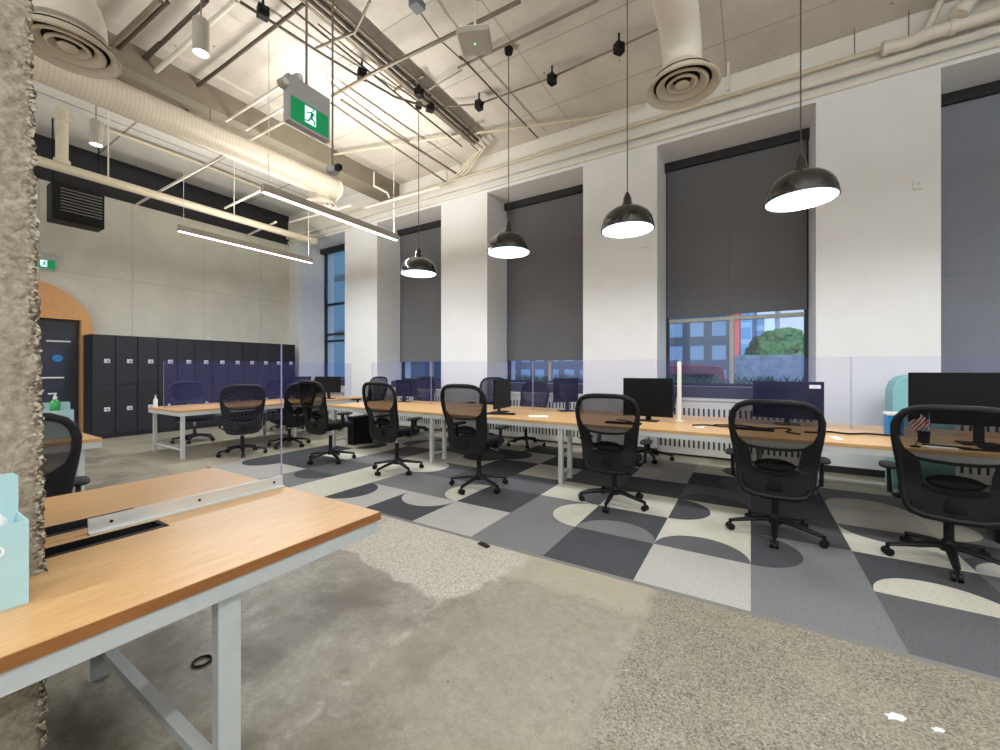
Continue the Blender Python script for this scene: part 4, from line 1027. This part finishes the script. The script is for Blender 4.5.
obj('bottle_body', rev([(0, 0), (.032, 0), (.035, .01), (.035, .09), (.02, .115), (.012, .12), (0, .12)], seg=20), M['liquid'], t, smooth=True)
bm = B(); lathe(bm, [(0, .12), (.014, .12), (.014, .145), (.006, .15), (.006, .17), (0, .17)], seg=14); box(bm, -.006, .006, -.045, .01, .168, .18); obj('pump', bm, M['whitep'], t)
t = thing('spray_bottle', 'small white bottle standing on the near end of the left bench', 'bottle', (-8.38, 2.72, .7405))
obj('bottle_body', rev([(0, 0), (.03, 0), (.03, .12), (.012, .15), (.012, .165), (0, .165)], seg=18), M['whitep'], t, smooth=True)
obj('cap', rev([(0, .165), (.014, .165), (.014, .2), (0, .2)], seg=14), M['steel'], t)
# rubber ring on the floor
p = at(202, 661, z=0.006); bm = B(); sweep(bm, [(.036 * math.cos(a * PI / 12), .036 * math.sin(a * PI / 12), 0) for a in range(24)], .005, closed=True, seg=8)
o = obj('rubber_ring', bm, M['rubber'], loc=p, smooth=True); tag(o, 'small black ring lying on the concrete behind the foreground desk leg', 'ring')
for x, y, sx, lb in ((895, 717, .035, 'larger white paint chip on the speckled floor at lower right'), (938, 730, .02, 'smaller white paint chip on the speckled floor at lower right')):
    bm = B(); prism(bm, [(sx * (1 + .35 * math.sin(k * 2.3)) * math.cos(k * PI / 5), sx * .5 * (1 + .3 * math.cos(k * 3.1)) * math.sin(k * PI / 5)) for k in range(10)], lambda u, v, q: (u, v, q), .002)
    o = obj('paint_chip', bm, M['whitep'], loc=at(x, y, z=.0005), rot=(0, 0, .5)); tag(o, lb, 'paint chip')
p = at(279, 543, z=.004)
o = obj('plastic_scrap', bx(-.03, .03, -.012, .012, -.003, .012), M['plastic'], loc=at(279, 543, z=.004), rot=(0, 0, .4)); tag(o, 'small black scrap on the concrete right of the foreground desk end', 'scrap')
o = obj('plastic_scrap', bx(-.05, .05, -.02, .02, -.003, .008), M['plastic'], loc=at(484, 545, z=.004), rot=(0, 0, -.3)); tag(o, 'flat dark scrap on the pale concrete patch next to the carpet edge', 'scrap')
# computer tower under the desk
t = thing('computer_tower', 'dark computer tower standing under the window desk beside the second near chair', 'computer', (at(360, 440, Y=5.0).x, 5.0, .008))
obj('case', bx(-.1, .1, -.22, .22, 0.01, .5), M['plastic'], t, bevel=.006); obj('front_panel', bx(-.09, .09, -.226, -.22, .35, .48), M['navyp'], t)
bm = B(); box(bm, -.1, .1, -.2, -.17, -.001, .011); box(bm, -.1, .1, .17, .2, -.001, .011); obj('foot', bm, M['rubber'], t)
t = thing('waste_bin', 'black waste bin under the window desk behind the chair at the right edge', 'bin', (1.75, 4.78, .008))
obj('bin_body', rev([(0, 0), (.11, 0), (.14, .32), (.133, .32), (.105, .006), (0, .006)], seg=24), M['plastic'], t, smooth=True)

# ================================================================ outside
tag(obj('street', bx(-90, 60, YG + .6, 140, -1.4, -1.0), M['asphalt']), 'pale grey street outside the windows', 'street')
def building(lb, x0, x1, y0, y1, z1, m):
    o = obj('building', bx(x0, x1, y0, y1, -1.0, z1), m); tag(o, lb, 'building', None); return o
p = at(740, 340, Y=60); p2 = at(775, 340, Y=60)
building('pale blue tower seen through the uncovered window, left of the tree', at(741, 340, Y=70).x, at(757, 340, Y=70).x, 70, 80, 12, facade_mat('blue_tower', (140, 180, 215), (90, 150, 200), 2, 2.5))
building('grey white office block with dark window bands behind the tree', at(780, 340, Y=62).x, at(815, 340, Y=62).x, 62, 74, 13, facade_mat('grey_block', (205, 212, 222), (110, 130, 160), 50, 2.2))
building('lower blue block seen through the uncovered window', at(752, 340, Y=60).x, at(764, 340, Y=60).x, 58, 66, 7.5, facade_mat('blue_block', (120, 170, 210), (80, 130, 180), 2, 2))
building('red and white tower beside the window mullion', at(731, 340, Y=50).x, at(739, 340, Y=50).x, 50, 60, 22, facade_mat('red_tower', (215, 90, 90), (180, 200, 225), 2.2, 60, .55, .02))
building('dark blue glass building filling the left pane of the uncovered window', -14, at(726, 340, Y=22).x, 22, 34, 12, facade_mat('steel_building', (48, 60, 84), (104, 134, 168), .95, 1.15, .38, .4))
building('tall blue glass building outside the leftmost window', -60, -17, 15, 25, 26, facade_mat('glass_building', (30, 50, 64), (58, 96, 118), 1.6, 3.2, .12, .12))
t = thing('tree', 'round green tree across the street seen through the uncovered window', 'tree', (at(781, 345, Y=30).x, 30, -1.0))
obj('trunk', tube([(0, 0, 0), (0, 0, 3.0)], .18), M['bark'], t)
rn = random.Random(3); bm = B()
for k in range(260):
    a, b_ = rn.uniform(0, 2 * PI), rn.uniform(-.3, 1); r = rn.uniform(.75, 1)
    c = Vector((1.75 * r * math.cos(a) * math.sqrt(max(0, 1 - b_ * b_)), 1.4 * r * math.sin(a), 3.35 + 1.35 * b_ * r)); s = rn.uniform(.18, .34)
    ell(bm, c, s, s, s * .8, 6, 4)
o = obj('crown', bm, M['leaf'], t)
t = thing('planter', 'stone planter with low green plants just outside the windows', 'planter', (0, 8.75, -1.0))
obj('planter_wall', bx(-6, 4, -.3, .3, 0, 2.1), M['stone'], t)
bm = B()
for k in range(900):
    x, y = rn.uniform(-5.8, 3.8), rn.uniform(-.27, .27); h = rn.uniform(.06, .2); a = rn.uniform(-.12, .12); w = rn.uniform(.012, .03)
    v = [bm.verts.new((x - w, y, 2.09)), bm.verts.new((x + w, y, 2.09)), bm.verts.new((x + w * .6 + a * .6, y + .03, 2.09 + h * .6)), bm.verts.new((x + a, y + .05, 2.09 + h))]
    bm.faces.new(v)
o = obj('foliage', bm, M['leaf2'], t); o['kind'] = 'stuff'
tag(obj('low_wall', bx(at(735, 352, Y=14).x, 3.2, 14, 14.4, -.999, 1.78), M['stone']), 'pale low stone wall across the pavement in front of the tree', 'wall')
x_a, x_b = at(681, 372, Y=16).x, at(712, 372, Y=16).x
t = thing('van', 'red parked vehicle outside the left pane of the uncovered window', 'vehicle', ((x_a + x_b) / 2, 16, -1.0)); w = (x_b - x_a) / 2 + .5
bm = B(); prism(bm, [(-w, .3), (w, .3), (w, 1.5), (w * .8, 2.45), (-w * .9, 2.55), (-w, 2.3)], lambda u, v, q: (u, q - .8, v), 1.6); obj('van_body', bm, M['red'], t, bevel=.05)
obj('van_window', bx(-w * .8, w * .6, -.83, -.79, 1.5, 2.2), M['frame'], t)
for s in (-.6, .6): obj('wheel', tube([(s * w, -.85, .32), (s * w, -.6, .32)], .32, seg=18), M['rubber'], t)

# ================================================================ light
w = bpy.data.worlds.new('World'); bpy.context.scene.world = w; w.use_nodes = True
nt = w.node_tree; bg = nt.nodes['Background']
tc = nt.nodes.new('ShaderNodeTexCoord'); sp = nt.nodes.new('ShaderNodeSeparateXYZ'); nt.links.new(tc.outputs['Generated'], sp.inputs[0])
N = NT(nt); col = N.ramp(sp.outputs[2], [(.0, (206, 226, 240)), (.5, (150, 190, 232))])
nt.links.new(col, bg.inputs['Color']); bg.inputs['Strength'].default_value = 1.0
def area(name, loc, sx, sy, e, c=(1, .93, .84), up=False, disk=False):
    l = bpy.data.lights.new(name, 'AREA'); l.shape = 'DISK' if disk else 'RECTANGLE'; l.size = sx; l.size_y = sy; l.energy = e; l.color = c
    o = bpy.data.objects.new(name, l); C.objects.link(o); o.location = loc
    if up: o.rotation_euler = (PI, 0, 0)
# the room's own fittings: the pendant row and the linear lights in view
for x, y, z in ((-4.62, 4.95, 2.93), (-2.79, 4.74, 2.95), (-1.2, 4.71, 2.96), (.4, 4.74, 2.96), (2.0, 4.72, 2.96), (3.6, 4.72, 2.96)):
    area('pendant_light', (x, y, z + .003), .54, .54, 17, (.94, .97, 1), disk=True)
WARM = (.95, 1, 1.05)
for X in (-8.16, -5.42):
    area('linear_down', (X, 4.1, 3.672), .1, 2.3, 74 if X < -6 else 34, WARM); area('linear_up', (X, 4.35, 3.82), .1, 1.7, 78 if X > -6 else 52, (1, .965, .89), True)
for X in (-8.16, -5.42, -2.0, .8, 3.4):  # unseen linear lamps without fittings, added to fill the room and ceiling with light
    for Y in ((-2.6,) if X < -1 else (-2.6, .6)):
        area('linear_down', (X, Y, 3.7), .1, 2.4, 90 if X < -8 else 46, WARM)
        area('linear_up', (X, Y, 3.8), .1, 2.4, 62, (.98, 1, 1.0), True)
sun = bpy.data.lights.new('sun', 'SUN'); sun.energy = 2.2; sun.angle = .02; sun.color = (1, .97, .92)
so = bpy.data.objects.new('sun', sun); C.objects.link(so); so.rotation_euler = (math.radians(58), 0, math.radians(-12))

cam = bpy.data.cameras.new('camera'); co = bpy.data.objects.new('camera', cam); C.objects.link(co)
co.location = (0, 0, H); co.rotation_euler = (PI / 2, 0, YAW); cam.sensor_width = 36; cam.lens = 36 * F / 1000; cam.shift_y = -.006; cam.clip_start = .05; cam.clip_end = 400
sc = bpy.context.scene; sc.camera = co
sc.view_settings.view_transform = 'Standard'; sc.view_settings.look = 'None'; sc.view_settings.gamma = 1; sc.view_settings.use_curve_mapping = False
sc.view_settings.exposure = 0.45
